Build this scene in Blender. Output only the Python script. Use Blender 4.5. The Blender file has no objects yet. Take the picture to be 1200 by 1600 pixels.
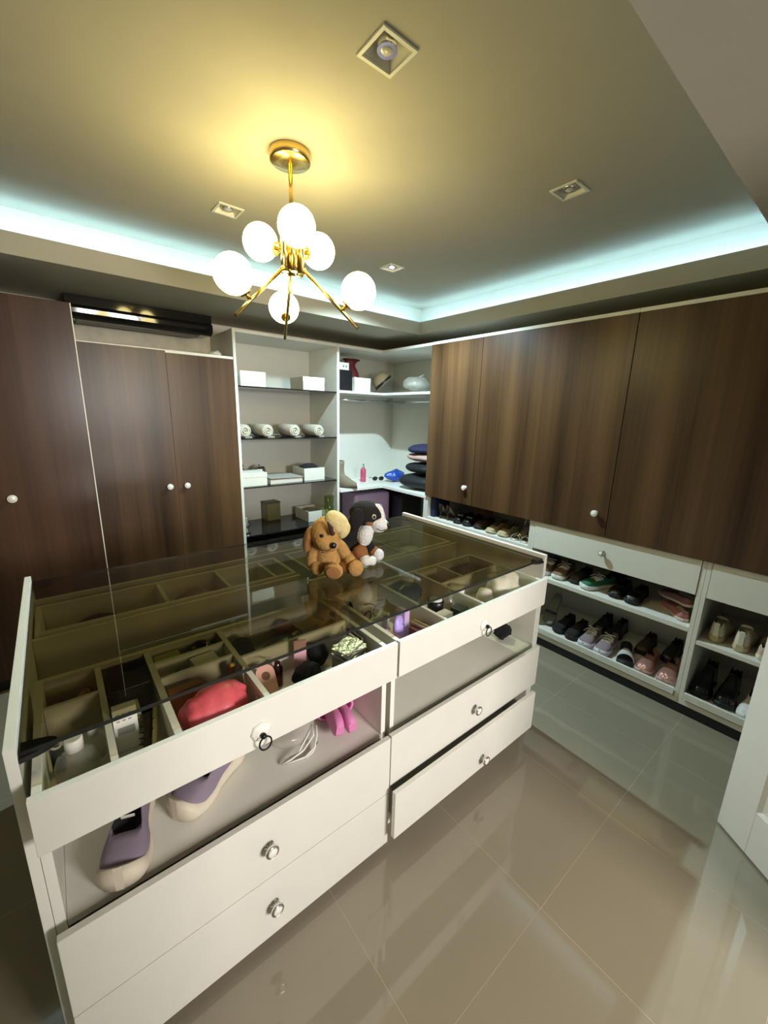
import bpy, bmesh, math, random
from mathutils import Vector, Matrix, Euler
random.seed(7)
PI = math.pi
S = bpy.context.scene
COL = S.collection

# ------------------------------------------------------------------ camera
cam_d = bpy.data.cameras.new('camera')
cam = bpy.data.objects.new('camera', cam_d); COL.objects.link(cam)
cam_d.sensor_fit = 'HORIZONTAL'; cam_d.sensor_width = 36.0
cam_d.lens = 632.2925 / 1200 * 36.0
cam_d.clip_start = 0.02
YAW, PIT, ROL = .8856, .2362, .0262
fw = Vector((math.cos(YAW) * math.cos(PIT), math.sin(YAW) * math.cos(PIT), -math.sin(PIT)))
rt = Vector((math.sin(YAW), -math.cos(YAW), 0)); up = rt.cross(fw)
r2 = rt * math.cos(ROL) + up * math.sin(ROL); u2 = up * math.cos(ROL) - rt * math.sin(ROL)
cam.matrix_world = Matrix(((r2.x, u2.x, -fw.x, 0), (r2.y, u2.y, -fw.y, 0), (r2.z, u2.z, -fw.z, 1.6), (0, 0, 0, 1)))
S.camera = cam

# ------------------------------------------------------------------ world, exposure, room light
W = bpy.data.worlds.new('world'); S.world = W; W.use_nodes = True
W.node_tree.nodes['Background'].inputs[0].default_value = (.9, .9, 1, 1)
W.node_tree.nodes['Background'].inputs[1].default_value = .03
S.view_settings.view_transform = 'Standard'; S.view_settings.look = 'None'
S.view_settings.gamma = 1; S.view_settings.use_curve_mapping = False
S.view_settings.exposure = 1.15
S.cycles.max_bounces = 10; S.cycles.transparent_max_bounces = 16
S.cycles.sample_clamp_indirect = 4.0; S.cycles.caustics_reflective = False; S.cycles.caustics_refractive = False

def area(name, loc, rot, sx, sy, power, col):
    l = bpy.data.lights.new(name, 'AREA'); l.shape = 'RECTANGLE'; l.size = sx; l.size_y = sy
    l.energy = power; l.color = col
    o = bpy.data.objects.new(name, l); COL.objects.link(o); o.location = loc; o.rotation_euler = rot
    return o
TX0, TX1, TY0, TY1 = -1.0, 2.637, .427, 2.795        # tray opening in the soffit
ZS, ZL, ZC = 2.292, 2.393, 2.53                        # soffit underside, lip top, tray ceiling
CV = .115                                              # depth of the light cove
LED = (.44, .80, 1.0)
lx, ly = (TX0 + TX1) / 2, (TY0 + TY1) / 2
LW = 2.0
area('cove_light', (lx, TY1 + .022, ZL - .01), (math.radians(140), 0, 0), 3.6, .02, LW, LED)
area('cove_light', (TX1 + .022, ly, ZL - .01), (math.radians(140), 0, math.radians(-90)), 2.35, .02, LW * .65, LED)
area('cove_light', (lx, TY0 - .022, ZL - .01), (math.radians(-140), 0, 0), 3.6, .02, LW*.6, LED)
area('cove_light', (TX0 - .022, ly, ZL - .01), (math.radians(140), 0, math.radians(90)), 2.35, .02, LW * .5, LED)
# daylight of the bright room across the hall, coming in through the open double doorway
area('hall_daylight', (1.05, -2.1, 1.75), (math.radians(78), 0, 0), .9, .7, 54, (1, .955, .905))

# ------------------------------------------------------------------ materials
def mat(name, col, rough=.5, metal=0., bump=0., bscale=80., var=0., vscale=12., **kw):
    m = bpy.data.materials.new(name); m.use_nodes = True
    nt = m.node_tree; b = nt.nodes['Principled BSDF']
    b.inputs['Base Color'].default_value = (*col, 1); b.inputs['Roughness'].default_value = rough
    b.inputs['Metallic'].default_value = metal
    for k, v in kw.items():
        b.inputs[k.replace('_', ' ')].default_value = v
    tc = nt.nodes.new('ShaderNodeTexCoord')
    nz = nt.nodes.new('ShaderNodeTexNoise'); nz.inputs['Scale'].default_value = vscale
    nz.inputs['Detail'].default_value = 4
    nt.links.new(tc.outputs['Object'], nz.inputs['Vector'])
    v = var if var else .04
    mx = nt.nodes.new('ShaderNodeMix'); mx.data_type = 'RGBA'
    mx.inputs[6].default_value = (*[c * (1 - v) for c in col], 1)
    mx.inputs[7].default_value = (*[min(1, c * (1 + v)) for c in col], 1)
    nt.links.new(nz.outputs['Fac'], mx.inputs[0]); nt.links.new(mx.outputs[2], b.inputs['Base Color'])
    if bump:
        n2 = nt.nodes.new('ShaderNodeTexNoise'); n2.inputs['Scale'].default_value = bscale
        n2.inputs['Detail'].default_value = 3
        bp = nt.nodes.new('ShaderNodeBump'); bp.inputs['Strength'].default_value = bump; bp.inputs['Distance'].default_value = .004
        nt.links.new(tc.outputs['Object'], n2.inputs['Vector'])
        nt.links.new(n2.outputs['Fac'], bp.inputs['Height']); nt.links.new(bp.outputs['Normal'], b.inputs['Normal'])
    return m

def wood(name, dark, light, rough=.33):
    m = bpy.data.materials.new(name); m.use_nodes = True
    nt = m.node_tree; b = nt.nodes['Principled BSDF']; L = nt.links.new
    tc = nt.nodes.new('ShaderNodeTexCoord')
    def noise(sc, det):
        mp = nt.nodes.new('ShaderNodeMapping'); mp.inputs['Scale'].default_value = sc
        n = nt.nodes.new('ShaderNodeTexNoise'); n.inputs['Scale'].default_value = 1; n.inputs['Detail'].default_value = det
        L(tc.outputs['Object'], mp.inputs['Vector']); L(mp.outputs['Vector'], n.inputs['Vector']); return n
    n1 = noise((7.5, 7.5, .22), 2.5); n2 = noise((70, 70, 1.6), 5); n3 = noise((2.6, 2.6, .8), 2)
    r = nt.nodes.new('ShaderNodeValToRGB')
    r.color_ramp.elements[0].position = .34; r.color_ramp.elements[0].color = (*dark, 1)
    r.color_ramp.elements[1].position = .68; r.color_ramp.elements[1].color = (*light, 1)
    a = nt.nodes.new('ShaderNodeMath'); a.operation = 'MULTIPLY_ADD'; a.inputs[1].default_value = .20
    L(n2.outputs['Fac'], a.inputs[0])
    a2 = nt.nodes.new('ShaderNodeMath'); a2.operation = 'MULTIPLY'; a2.inputs[1].default_value = .60
    L(n1.outputs['Fac'], a2.inputs[0])
    a3 = nt.nodes.new('ShaderNodeMath'); a3.operation = 'MULTIPLY_ADD'; a3.inputs[1].default_value = .2
    L(n3.outputs['Fac'], a3.inputs[0]); L(a2.outputs[0], a3.inputs[2]); L(a3.outputs[0], a.inputs[2])
    L(a.outputs[0], r.inputs['Fac']); L(r.outputs['Color'], b.inputs['Base Color'])
    b.inputs['Roughness'].default_value = rough; b.inputs['Specular IOR Level'].default_value = .32
    bp = nt.nodes.new('ShaderNodeBump'); bp.inputs['Strength'].default_value = .05; bp.inputs['Distance'].default_value = .001
    L(n2.outputs['Fac'], bp.inputs['Height']); L(bp.outputs['Normal'], b.inputs['Normal'])
    return m

def tinted_glass(name, tint, rough=.01, milk=0., milk_col=(.8, .8, .76)):
    m = bpy.data.materials.new(name); m.use_nodes = True
    nt = m.node_tree; nt.nodes.clear()
    out = nt.nodes.new('ShaderNodeOutputMaterial'); mx = nt.nodes.new('ShaderNodeMixShader')
    lw = nt.nodes.new('ShaderNodeLayerWeight'); lw.inputs[0].default_value = .5
    pw = nt.nodes.new('ShaderNodeMath'); pw.operation = 'POWER'; pw.inputs[1].default_value = 5
    fr = nt.nodes.new('ShaderNodeMath'); fr.operation = 'MULTIPLY_ADD'; fr.inputs[1].default_value = .92; fr.inputs[2].default_value = .05
    nt.links.new(lw.outputs['Facing'], pw.inputs[0]); nt.links.new(pw.outputs[0], fr.inputs[0])
    tr = nt.nodes.new('ShaderNodeBsdfTransparent'); tr.inputs[0].default_value = (*tint, 1)
    gl = nt.nodes.new('ShaderNodeBsdfGlossy'); gl.inputs['Roughness'].default_value = rough
    L = nt.links.new
    L(fr.outputs[0], mx.inputs[0]); L(tr.outputs[0], mx.inputs[1]); L(gl.outputs[0], mx.inputs[2]); 
    if milk:
        df = nt.nodes.new('ShaderNodeBsdfDiffuse'); df.inputs[0].default_value = (*milk_col, 1)
        m2 = nt.nodes.new('ShaderNodeMixShader'); m2.inputs[0].default_value = milk
        L(mx.outputs[0], m2.inputs[1]); L(df.outputs[0], m2.inputs[2]); L(m2.outputs[0], out.inputs[0])
    else:
        L(mx.outputs[0], out.inputs[0])
    return m

def emit(name, col, strength):
    m = bpy.data.materials.new(name); m.use_nodes = True
    nt = m.node_tree; b = nt.nodes['Principled BSDF']
    b.inputs['Base Color'].default_value = (.9, .9, .9, 1)
    b.inputs['Emission Color'].default_value = (*col, 1); b.inputs['Emission Strength'].default_value = strength
    return m

M = dict(
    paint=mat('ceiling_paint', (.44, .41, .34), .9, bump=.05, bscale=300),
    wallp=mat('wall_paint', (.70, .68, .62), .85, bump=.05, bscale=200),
    cement=mat('rough_cement', (.70, .66, .56), .95, bump=.8, bscale=14, var=.35, vscale=9),
    tile=mat('porcelain_tile', (.275, .235, .168), .05, var=.07, vscale=3.5, Specular_IOR_Level=.7),
    grout=mat('grout', (.50, .40, .30), .8),
    white=mat('white_laminate', (.76, .74, .67), .38),
    edge=mat('white_edge_band', (.86, .84, .77), .35),
    inner=mat('inner_laminate', (.70, .69, .63), .5),
    wood=wood('walnut_laminate', (.026, .0120, .0052), (.128, .064, .027)),
    wood_d=wood('dark_walnut_laminate', (.024, .0105, .0062), (.092, .044, .025), .28),
    board=mat('raw_board', (.23, .14, .09), .8),
    black=mat('black_plinth', (.006, .006, .006), .5),
    blackp=mat('black_plastic', (.008, .008, .009), .35),
    gloss_black=mat('gloss_black', (.008, .008, .010), .06),
    glass=tinted_glass('smoked_glass', (.58, .55, .42)),
    gedge=mat('smoked_glass_edge', (.006, .006, .005), .35),
    shelfglass=mat('dark_shelf_glass', (.012, .013, .013), .05),
    brass=mat('brushed_brass', (.72, .50, .16), .22, 1.),
    globe=emit('opal_globe', (1, .83, .32), 9.9),
    chrome=mat('chrome', (.75, .74, .70), .15, 1.),
    knobw=mat('pearl_knob_face', (.86, .83, .76), .2),
    iron=mat('black_iron', (.012, .011, .010), .4, .6),
    lamp_on=emit('downlight_on', (1, .97, .9), 14.),
    lens=mat('downlight_lens', (.55, .53, .48), .15),
    door=mat('door_paint', (.80, .79, .76), .35),
)
def cm(name, col, rough=.6, metal=0., **k):
    if name not in M: M[name] = mat(name, col, rough, metal, **k)
    return M[name]

# ------------------------------------------------------------------ mesh builder
class MB:
    def __init__(s, off=(0, 0, 0)):
        s.v = []; s.f = []; s.mi = []; s.sm = []; s.off = Vector(off); s.cur = 0
    def add(s, vs, fs, smooth=False):
        b = len(s.v); s.v += [Vector(p) for p in vs]
        for f in fs:
            s.f.append([b + i for i in f]); s.mi.append(s.cur); s.sm.append(smooth)
        return s
    def box(s, x0, x1, y0, y1, z0, z1):
        v = [(x, y, z) for z in (z0, z1) for y in (y0, y1) for x in (x0, x1)]
        return s.add(v, [(0, 2, 3, 1), (4, 5, 7, 6), (0, 1, 5, 4), (2, 6, 7, 3), (0, 4, 6, 2), (1, 3, 7, 5)])
    def obox(s, c, size, rot=(0, 0, 0)):
        R = Euler(rot).to_matrix(); c = Vector(c)
        v = [c + R @ Vector((x * size[0] / 2, y * size[1] / 2, z * size[2] / 2)) for z in (-1, 1) for y in (-1, 1) for x in (-1, 1)]
        return s.add(v, [(0, 2, 3, 1), (4, 5, 7, 6), (0, 1, 5, 4), (2, 6, 7, 3), (0, 4, 6, 2), (1, 3, 7, 5)])
    def loft(s, rings, caps=True, closed=True, smooth=True):
        n = len(rings[0]); vs = [p for r in rings for p in r]; fs = []
        for i in range(len(rings) - 1):
            for j in range(n if closed else n - 1):
                k = (j + 1) % n
                fs.append((i * n + j, i * n + k, (i + 1) * n + k, (i + 1) * n + j))
        s.add(vs, fs, smooth)
        if caps:
            b = len(s.v) - len(vs); e = b + (len(rings) - 1) * n
            s.f.append([b + j for j in range(n)][::-1]); s.mi.append(s.cur); s.sm.append(False)
            s.f.append([e + j for j in range(n)]); s.mi.append(s.cur); s.sm.append(False)
        return s
    def lathe(s, prof, n=24, c=(0, 0, 0), axis=(0, 0, 1), smooth=True, caps=True):
        a = Vector(axis).normalized(); q = a.to_track_quat('Z', 'Y'); c = Vector(c)
        rings = [[c + q @ Vector((r * math.cos(2 * PI * k / n), r * math.sin(2 * PI * k / n), z)) for k in range(n)] for r, z in prof]
        return s.loft(rings, caps, True, smooth)
    def cyl(s, p0, p1, r0, r1=None, n=14):
        p0, p1 = Vector(p0), Vector(p1); r1 = r0 if r1 is None else r1
        d = p1 - p0
        return s.lathe([(r0, 0), (r1, d.length)], n, p0, d)
    def ell(s, c, r, rot=(0, 0, 0), nu=20, nv=12):
        R = Euler(rot).to_matrix() if not isinstance(rot, Matrix) else rot; c = Vector(c)
        vs = []; fs = []
        for i in range(1, nv):
            t = PI * i / nv
            for k in range(nu):
                p = 2 * PI * k / nu
                vs.append(c + R @ Vector((r[0] * math.sin(t) * math.cos(p), r[1] * math.sin(t) * math.sin(p), -r[2] * math.cos(t))))
        vs += [c + R @ Vector((0, 0, -r[2])), c + R @ Vector((0, 0, r[2]))]
        nb = (nv - 1) * nu
        for i in range(nv - 2):
            for k in range(nu):
                k2 = (k + 1) % nu
                fs.append((i * nu + k, i * nu + k2, (i + 1) * nu + k2, (i + 1) * nu + k))
        for k in range(nu):
            k2 = (k + 1) % nu
            fs.append((nb, k2, k)); fs.append((nb + 1, (nv - 2) * nu + k, (nv - 2) * nu + k2))
        return s.add(vs, fs, True)
    def tube(s, pts, r, n=8, closed=False):
        pts = [Vector(p) for p in pts]; N = len(pts); rings = []
        prev = None
        for i, p in enumerate(pts):
            a = pts[(i - 1) % N] if (closed or i > 0) else p
            b = pts[(i + 1) % N] if (closed or i < N - 1) else p
            d = (b - a).normalized()
            if prev is None:
                x = d.orthogonal().normalized()
            else:
                x = (prev - d * prev.dot(d)).normalized()
            prev = x; y = d.cross(x)
            rr = r[i] if isinstance(r, (list, tuple)) else r
            rings.append([p + (x * math.cos(2 * PI * k / n) + y * math.sin(2 * PI * k / n)) * rr for k in range(n)])
        if closed: rings.append(rings[0])
        return s.loft(rings, not closed)
    def prism(s, outline, z0, z1, smooth=False):
        return s.loft([[(x, y, z0) for x, y in outline], [(x, y, z1) for x, y in outline]], True, True, smooth)
    def jitter(s, a, f=18., seed=0):
        from mathutils import noise
        for i, p in enumerate(s.v):
            s.v[i] = p + noise.noise_vector(p * f + Vector((seed * 3.1, seed, 0))) * a
        return s
    def rot(s, rot, c=(0, 0, 0)):
        R = Euler(rot).to_matrix(); c = Vector(c)
        s.v = [c + R @ (p - c) for p in s.v]; return s
    def scale(s, k):
        s.v = [Vector((p.x * k[0], p.y * k[1], p.z * k[2])) for p in s.v]; return s
    def move(s, d):
        d = Vector(d); s.v = [p + d for p in s.v]; return s
    def build(s, name, m, parent=None, bevel=0., sub=0):
        me = bpy.data.meshes.new(name)
        me.from_pydata([tuple(p - s.off) for p in s.v], [], s.f)
        for mm in (m if isinstance(m, (list, tuple)) else [m]):
            me.materials.append(mm)
        me.polygons.foreach_set('material_index', s.mi); me.polygons.foreach_set('use_smooth', s.sm)
        bm = bmesh.new(); bm.from_mesh(me); bmesh.ops.recalc_face_normals(bm, faces=bm.faces); bm.to_mesh(me); bm.free()
        me.update()
        o = bpy.data.objects.new(name, me); COL.objects.link(o)
        if parent is not None: o.parent = parent
        if bevel:
            md = o.modifiers.new('bevel', 'BEVEL'); md.width = bevel; md.segments = 2; md.limit_method = 'ANGLE'; md.angle_limit = .8
        if sub:
            md = o.modifiers.new('sub', 'SUBSURF'); md.levels = sub; md.render_levels = sub
        return o

def thing(name, label, cat, loc=(0, 0, 0), rz=0., group=None, rot=None):
    o = bpy.data.objects.new(name, None); COL.objects.link(o)
    o.empty_display_size = .05
    o.location = loc; o.rotation_euler = rot if rot else (0, 0, rz)
    o['label'] = label; o['category'] = cat
    if group: o['group'] = group
    return o
def tag(o, label, cat, group=None):
    o['label'] = label; o['category'] = cat
    if group: o['group'] = group
    return o
def struct(o): o['kind'] = 'structure'; return o
def place(o, loc, rz=0., rot=None):
    o.location = loc; o.rotation_euler = rot if rot else (0, 0, rz); return o
def clone(root, loc, rz=0., label=None, rot=None):
    r = root.copy(); COL.objects.link(r); place(r, loc, rz, rot)
    if label: r['label'] = label
    for ch in list(root.children):
        c = ch.copy(); COL.objects.link(c); c.parent = r
        for g in list(ch.children):
            d = g.copy(); COL.objects.link(d); d.parent = c
    return r

# ================================================================== THE ROOM
XR, YB = 3.13, 3.72
XL, YF = -1.45, -.55
# floor: grout bed with porcelain tiles laid on it
fl = struct(MB().box(XL - .1, XR + .1, YF - 2.2, YB + .1, -.06, -.0004).build('floor', M['grout']))
TS = .531; X0, Y0 = 1.0775 - 5 * TS, .43 - 6 * TS
tile_me = None
for i in range(9):
    for j in range(13):
        x, y = X0 + i * TS, Y0 + j * TS
        if x > XR or y > YB or x + TS < XL - .1: continue
        if tile_me is None:
            o = MB().box(.0008, TS - .0008, .0008, TS - .0008, -.02, 0).build('tile', M['tile'], fl); tile_me = o.data
        else:
            o = bpy.data.objects.new('tile', tile_me); COL.objects.link(o); o.parent = fl
        o.location = (x, y, 0)
T_ = .12
struct(MB().box(XL - T_, XR + T_, YB, YB + T_, 0, 2.75).build('wall_back', M['wallp']))
struct(MB().box(XR, XR + T_, YF - T_, YB, 0, 2.75).build('wall_right', M['wallp']))
struct(MB().box(XL - T_, XL, YF - T_, YB, 0, 2.75).build('wall_left', M['wallp']))
DX0, DX1, DH = .40, 1.44, 2.08
w = MB().box(XL, DX0, YF - T_, YF, 0, 2.75).box(DX1, XR, YF - T_, YF, 0, 2.75).box(DX0, DX1, YF - T_, YF, DH, 2.75)
struct(w.build('wall_front', M['wallp']))
# ceiling: raised tray, light cove all round, dropped soffit
c = MB()
c.box(TX0 - CV - .3, TX1 + CV + .3, TY0 - CV - .3, TY1 + CV + .3, ZC, ZC + .1)
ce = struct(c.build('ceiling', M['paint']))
def ring(x0, x1, y0, y1, x2, x3, y2, y3, z0, z1):   # frame between outer (0,1) and inner (2,3)
    return MB().box(x0, x1, y0, y2, z0, z1).box(x0, x1, y3, y1, z0, z1).box(x0, x2, y2, y3, z0, z1).box(x3, x1, y2, y3, z0, z1)
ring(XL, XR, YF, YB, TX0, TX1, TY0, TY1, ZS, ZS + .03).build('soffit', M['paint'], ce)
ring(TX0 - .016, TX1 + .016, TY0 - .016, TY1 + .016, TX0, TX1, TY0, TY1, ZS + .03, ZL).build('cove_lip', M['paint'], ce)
ring(TX0 - CV - .1, TX1 + CV + .1, TY0 - CV - .1, TY1 + CV + .1, TX0 - CV, TX1 + CV, TY0 - CV, TY1 + CV, ZS + .03, ZC).build('cove_wall', M['wallp'], ce)
# light strip bodies lying in the cove
ledm = emit('led_strip', LED, 6.)
sb = MB().box(TX0, TX1, TY1 + .05, TY1 + .062, ZL - .03, ZL - .022).box(TX1 + .05, TX1 + .062, TY0, TY1, ZL - .03, ZL - .022)
sb.build('light_strip', ledm, ce)

# recessed square downlights
def downlight(x, y, label, on=False):
    t = thing('downlight', label, 'ceiling light', (x, y, ZC), 0)
    a, b, h = .058, .048, .0
    f = MB()
    for (x0, x1, y0, y1) in ((-a, a, -a, -b), (-a, a, b, a), (-a, -b, -b, b), (b, a, -b, b)):
        f.box(x0, x1, y0, y1, -.006, -.0005)
    f.build('trim_frame', M['white'], t)
    g = MB()
    q = [[(sx * b, sy * b, -.001) for sx, sy in ((-1, -1), (1, -1), (1, 1), (-1, 1))], [(sx * .03, sy * .03, -.03 + .06) for sx, sy in ((-1, -1), (1, -1), (1, 1), (-1, 1))]]
    g.loft(q, False, True, False); g.add(q[1], [(0, 1, 2, 3)])
    g.build('reflector', M['white'], t)
    l = MB().lathe([(.027, .0), (.027, .02), (.022, .02)], 24, (0, 0, .0)).build('lamp_ring', M['chrome'], t)
    MB().lathe([(.001, -.004), (.014, -.002), (.021, .003), (.021, .02)], 24).build('bulb', M['lamp_on'] if on else M['lens'], l)
    if on:      # the lamp's own beam
        sp = bpy.data.lights.new('downlight_beam', 'SPOT'); sp.energy = 100; sp.color = (.66, .92, 1.0); sp.spot_size = math.radians(150); sp.spot_blend = .5; sp.shadow_soft_size = .02
        so = bpy.data.objects.new('downlight_beam', sp); COL.objects.link(so); so.location = (x, y, ZC - .012)
    return t
DL = [(.817, 1.037, 'unlit square recessed downlight nearest the camera, at the top of the picture', False),
      (1.813, 1.05, 'unlit square recessed downlight above the long wall cabinets on the right', False),
      (.792, 2.206, 'unlit square recessed downlight left of the chandelier, near the left cove', False),
      (1.86, 2.26, 'lit square downlight by the far corner of the ceiling tray', True)]
def make_ceiling_holes():
    import numpy as np
    # rebuild the ceiling slab as a grid of strips leaving square wells
    xs = sorted({TX0 - CV - .09, TX1 + CV + .09} | {v for x, *_ in DL for v in (x - .047, x + .047)})
    ys = sorted({TY0 - CV - .09, TY1 + CV + .09} | {v for _, y, *_ in DL for v in (y - .047, y + .047)})
    b = MB(); vi = {}
    def V(i, j):
        if (i, j) not in vi:
            b.v.append(Vector((xs[i], ys[j], ZC))); vi[i, j] = len(b.v) - 1
        return vi[i, j]
    for i in range(len(xs) - 1):
        for j in range(len(ys) - 1):
            cx, cy_ = (xs[i] + xs[i + 1]) / 2, (ys[j] + ys[j + 1]) / 2
            if any(abs(cx - x) < .047 and abs(cy_ - y) < .047 for x, y, *_ in DL): continue
            b.f.append([V(i, j), V(i, j + 1), V(i + 1, j + 1), V(i + 1, j)]); b.mi.append(0); b.sm.append(False)
    for x, y, *_ in DL:      # well sides
        r = .047
        b.loft([[(x + sx * r, y + sy * r, z) for sx, sy in ((-1, -1), (1, -1), (1, 1), (-1, 1))] for z in (ZC, ZC + .08)], False, True, False)
    b.box(xs[0], xs[-1], ys[0], ys[-1], ZC + .08, ZC + .12)
    return b
old = ce.data
nb = make_ceiling_holes().build('ceiling_tmp', M['paint']); ce.data = nb.data; bpy.data.objects.remove(nb)
for d in DL: downlight(*d)

# door leaf, swung into the room (hinged beside the doorway)
hx, hy, ex, ey = 1.452, -.528, 1.946, .13
L_ = math.hypot(ex - hx, ey - hy)
dr = struct(thing('door_1', 'x', 'x', (hx, hy, 0), math.atan2(ey - hy, ex - hx)))
for k in ('label', 'category'): del dr[k]
t2 = .02
d = MB(); sw = .125
d.box(0, sw, -t2, t2, .008, 2.05).box(L_ - sw, L_, -t2, t2, .008, 2.05)
for z0, z1 in ((.008, .20), (.93, 1.06), (1.93, 2.05)): d.box(sw, L_ - sw, -t2, t2, z0, z1)
d.build('door_frame', M['door'], dr, bevel=.002)
for z0, z1 in ((.20, .93), (1.06, 1.93)):
    p = MB()
    for s_ in (1, -1):
        def rr(i, y): return [(sw + i, s_ * y, z0 + i), (L_ - sw - i, s_ * y, z0 + i), (L_ - sw - i, s_ * y, z1 - i), (sw + i, s_ * y, z1 - i)]
        p.loft([rr(0, .02), rr(.012, .012), rr(.03, .009), rr(.034, .004), rr(.075, .012)], False, True, False)
        p.add(rr(.075, .012), [(0, 1, 2, 3)])
    p.build('door_panel', M['door'], dr)
hb = MB().cyl((L_ - .06, t2, 1.0), (L_ - .06, t2 + .05, 1.0), .011).cyl((L_ - .06, t2 + .045, 1.0), (L_ - .18, t2 + .045, 1.0), .009)
hb.cyl((L_ - .06, -t2, 1.0), (L_ - .06, -t2 - .05, 1.0), .011).cyl((L_ - .06, -t2 - .045, 1.0), (L_ - .18, -t2 - .045, 1.0), .009)
hb.build('door_handle', M['chrome'], dr)

# ================================================================== shared hardware
def add_knob(parent, p, n, off, r=.017, pearl=False):
    p = Vector(p); n = Vector(n); k = MB(off)
    k.lathe([(.015, 0), (.015, .003), (.006, .006), (.006, .014), (r * .9, .018), (r, .022), (r, .027), (r * .86, .030), (r * .8, .0285)], 20, p, n)
    k.cur = 1; k.lathe([(r * .8, .0283), (r * .55, .0308), (.0005, .032)], 20, p, n)
    return k.build('knob', [M['knobw'] if pearl else M['chrome'], M['knobw']], parent)

# ================================================================== RIGHT WALL: wall cabinets with walnut doors
XF = 2.564; ZB, ZT = .905, 2.189
def wall_cabinet(y0, y1, label, knob_y):
    off = (2.85, (y0 + y1) / 2, ZB)
    t = thing('wall_cabinet', label, 'cabinet', off, 0, 'walnut cabinets on the right wall')
    c = MB(off); g = .001
    c.box(XF + .001, XR - .005, y0 + g, y0 + .018, ZB + .012, ZT - .02).box(XF + .001, XR - .005, y1 - .018, y1 - g, ZB + .012, ZT - .02)
    c.box(XF + .001, XR - .005, y0 + .018, y1 - .018, ZB + .012, ZB + .03).box(XR - .02, XR - .005, y0 + .018, y1 - .018, ZB + .03, ZT - .02)
    c.build('carcass', M['wood'], t)
    MB(off).box(XF - .022, XR - .005, y0, y1, ZT - .02, ZT).build('top_board', M['edge'], t)
    d = MB(off).box(XF - .02, XF, y0 + .0008, y1 - .0008, ZB, ZT - .0215).build('door', M['wood'], t, bevel=.0012)
    if knob_y: add_knob(d, (XF - .02, knob_y, 1.045), (-1, 0, 0), off, .020, True)
    return t
wall_cabinet(2.017, 2.54, 'narrow walnut wall cabinet next to the open corner shelves, one white knob', 2.085)
wall_cabinet(.985, 2.015, 'wide walnut wall cabinet in the middle of the right wall, above the white drawer', 1.055)
wall_cabinet(.12, .983, 'walnut wall cabinet at the right edge of the picture, no knob in view', None)

# ------------------------------------------------ shoe cabinets below
def shoe_cabinet(y0, y1, label, shelves, drawer, tray=True, side_l=True, rail=None):
    """open shoe cabinet; y1 is the end towards the corner. shelves = [(z0,z1)]"""
    off = (2.85, (y0 + y1) / 2, 0)
    t = thing('shoe_cabinet', label, 'cabinet', off, 0, 'open white shoe cabinets')
    XB = XR - .02
    MB(off).box(XF + .004, XF + .02, y0, y1, 0, .056).build('plinth', M['black'], t)
    MB(off).box(XF, XB, y0, y1, .058, .088).build('bottom_board', M['white'], t, bevel=.001)
    for a, b in ((y0, y0 + .02), (y1 - .02, y1)):
        MB(off).box(XF, XB, a, b, .089, ZB + .01).build('side_panel', M['white'], t, bevel=.001)
    MB(off).box(XB, XB + .01, y0 + .02, y1 - .02, .089, ZB + .01).build('back_panel', M['inner'], t)
    for z0, z1 in shelves:
        MB(off).box(XF + .001, XB, y0 + .021, y1 - .021, z0, z1).build('shelf', M['white'], t, bevel=.001)
    if tray:
        tr = MB(off).box(XF - .012, XB - .02, y0 + .024, y1 - .024, .098, .112).box(XF - .012, XF + .004, y0 + .024, y1 - .024, .112, .138)
        tr.build('pull_out_tray', M['white'], t, bevel=.001)
    if drawer:
        z0, z1 = drawer
        d = MB(off).box(XF - .004, XF + .014, y0 + .003 + .02, y1 - .003 - .02, z0, z1).build('drawer', M['white'], t, bevel=.0015)
        return t, d, off
    return t, None, off
shoe_cabinet(1.476, 2.54, 'white shoe cabinet behind the island with one row of shoes under the walnut doors', [(.680, .708), (.42, .44)], None, True)
t, d, off = shoe_cabinet(.472, 1.475, 'white shoe cabinet with a drawer above two open shoe shelves', [(.488, .516)], (.708, ZB + .008), True)
add_knob(d, (XF - .004, .985, .803), (-1, 0, 0), off, .018)
shoe_cabinet(.12, .471, 'narrow white shoe cabinet half hidden by the open door', [(.436, .460)], (.708, ZB + .008), True)

# ================================================================== BACK WALL
# tall wardrobe at the left
off = (-.35, 3.2, 0)
t = thing('wardrobe', 'tall dark walnut wardrobe at the far left with a single round knob', 'wardrobe', off)
YW = 2.87; ZW = 2.132; XW = .167
c = MB(off).box(-1.30, -1.28, YW + .021, YB - .01, .1, ZW - .02).box(XW - .022, XW - .004, YW + .021, YB - .01, .1, ZW - .02)
c.box(-1.28, XW - .022, YB - .03, YB - .01, .1, ZW - .02).box(-1.30, XW - .004, YW + .021, YB - .01, .082, .1)
c.build('carcass', M['wood_d'], t)
MB(off).box(-1.30, XW - .004, YW + .021, YB - .01, ZW - .02, ZW - .004).build('top_board', M['wood_d'], t)
MB(off).box(-1.29, XW - .01, YW + .05, YB - .02, 0, .081).build('plinth', M['black'], t)
dd = MB(off).box(-.45, XW - .005, YW, YW + .02, .085, ZW).build('door', M['wood_d'], t, bevel=.001)
MB(off).box(XW - .0045, XW, YW - .0005, YW + .02, .085, ZW).build('edge_strip', M['edge'], dd)
add_knob(dd, (-.203, YW, 1.118), (0, -1, 0), off, .021, True)
MB(off).box(-1.29, -.452, YW, YW + .02, .085, ZW).build('door', M['wood_d'], t, bevel=.001)
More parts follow.
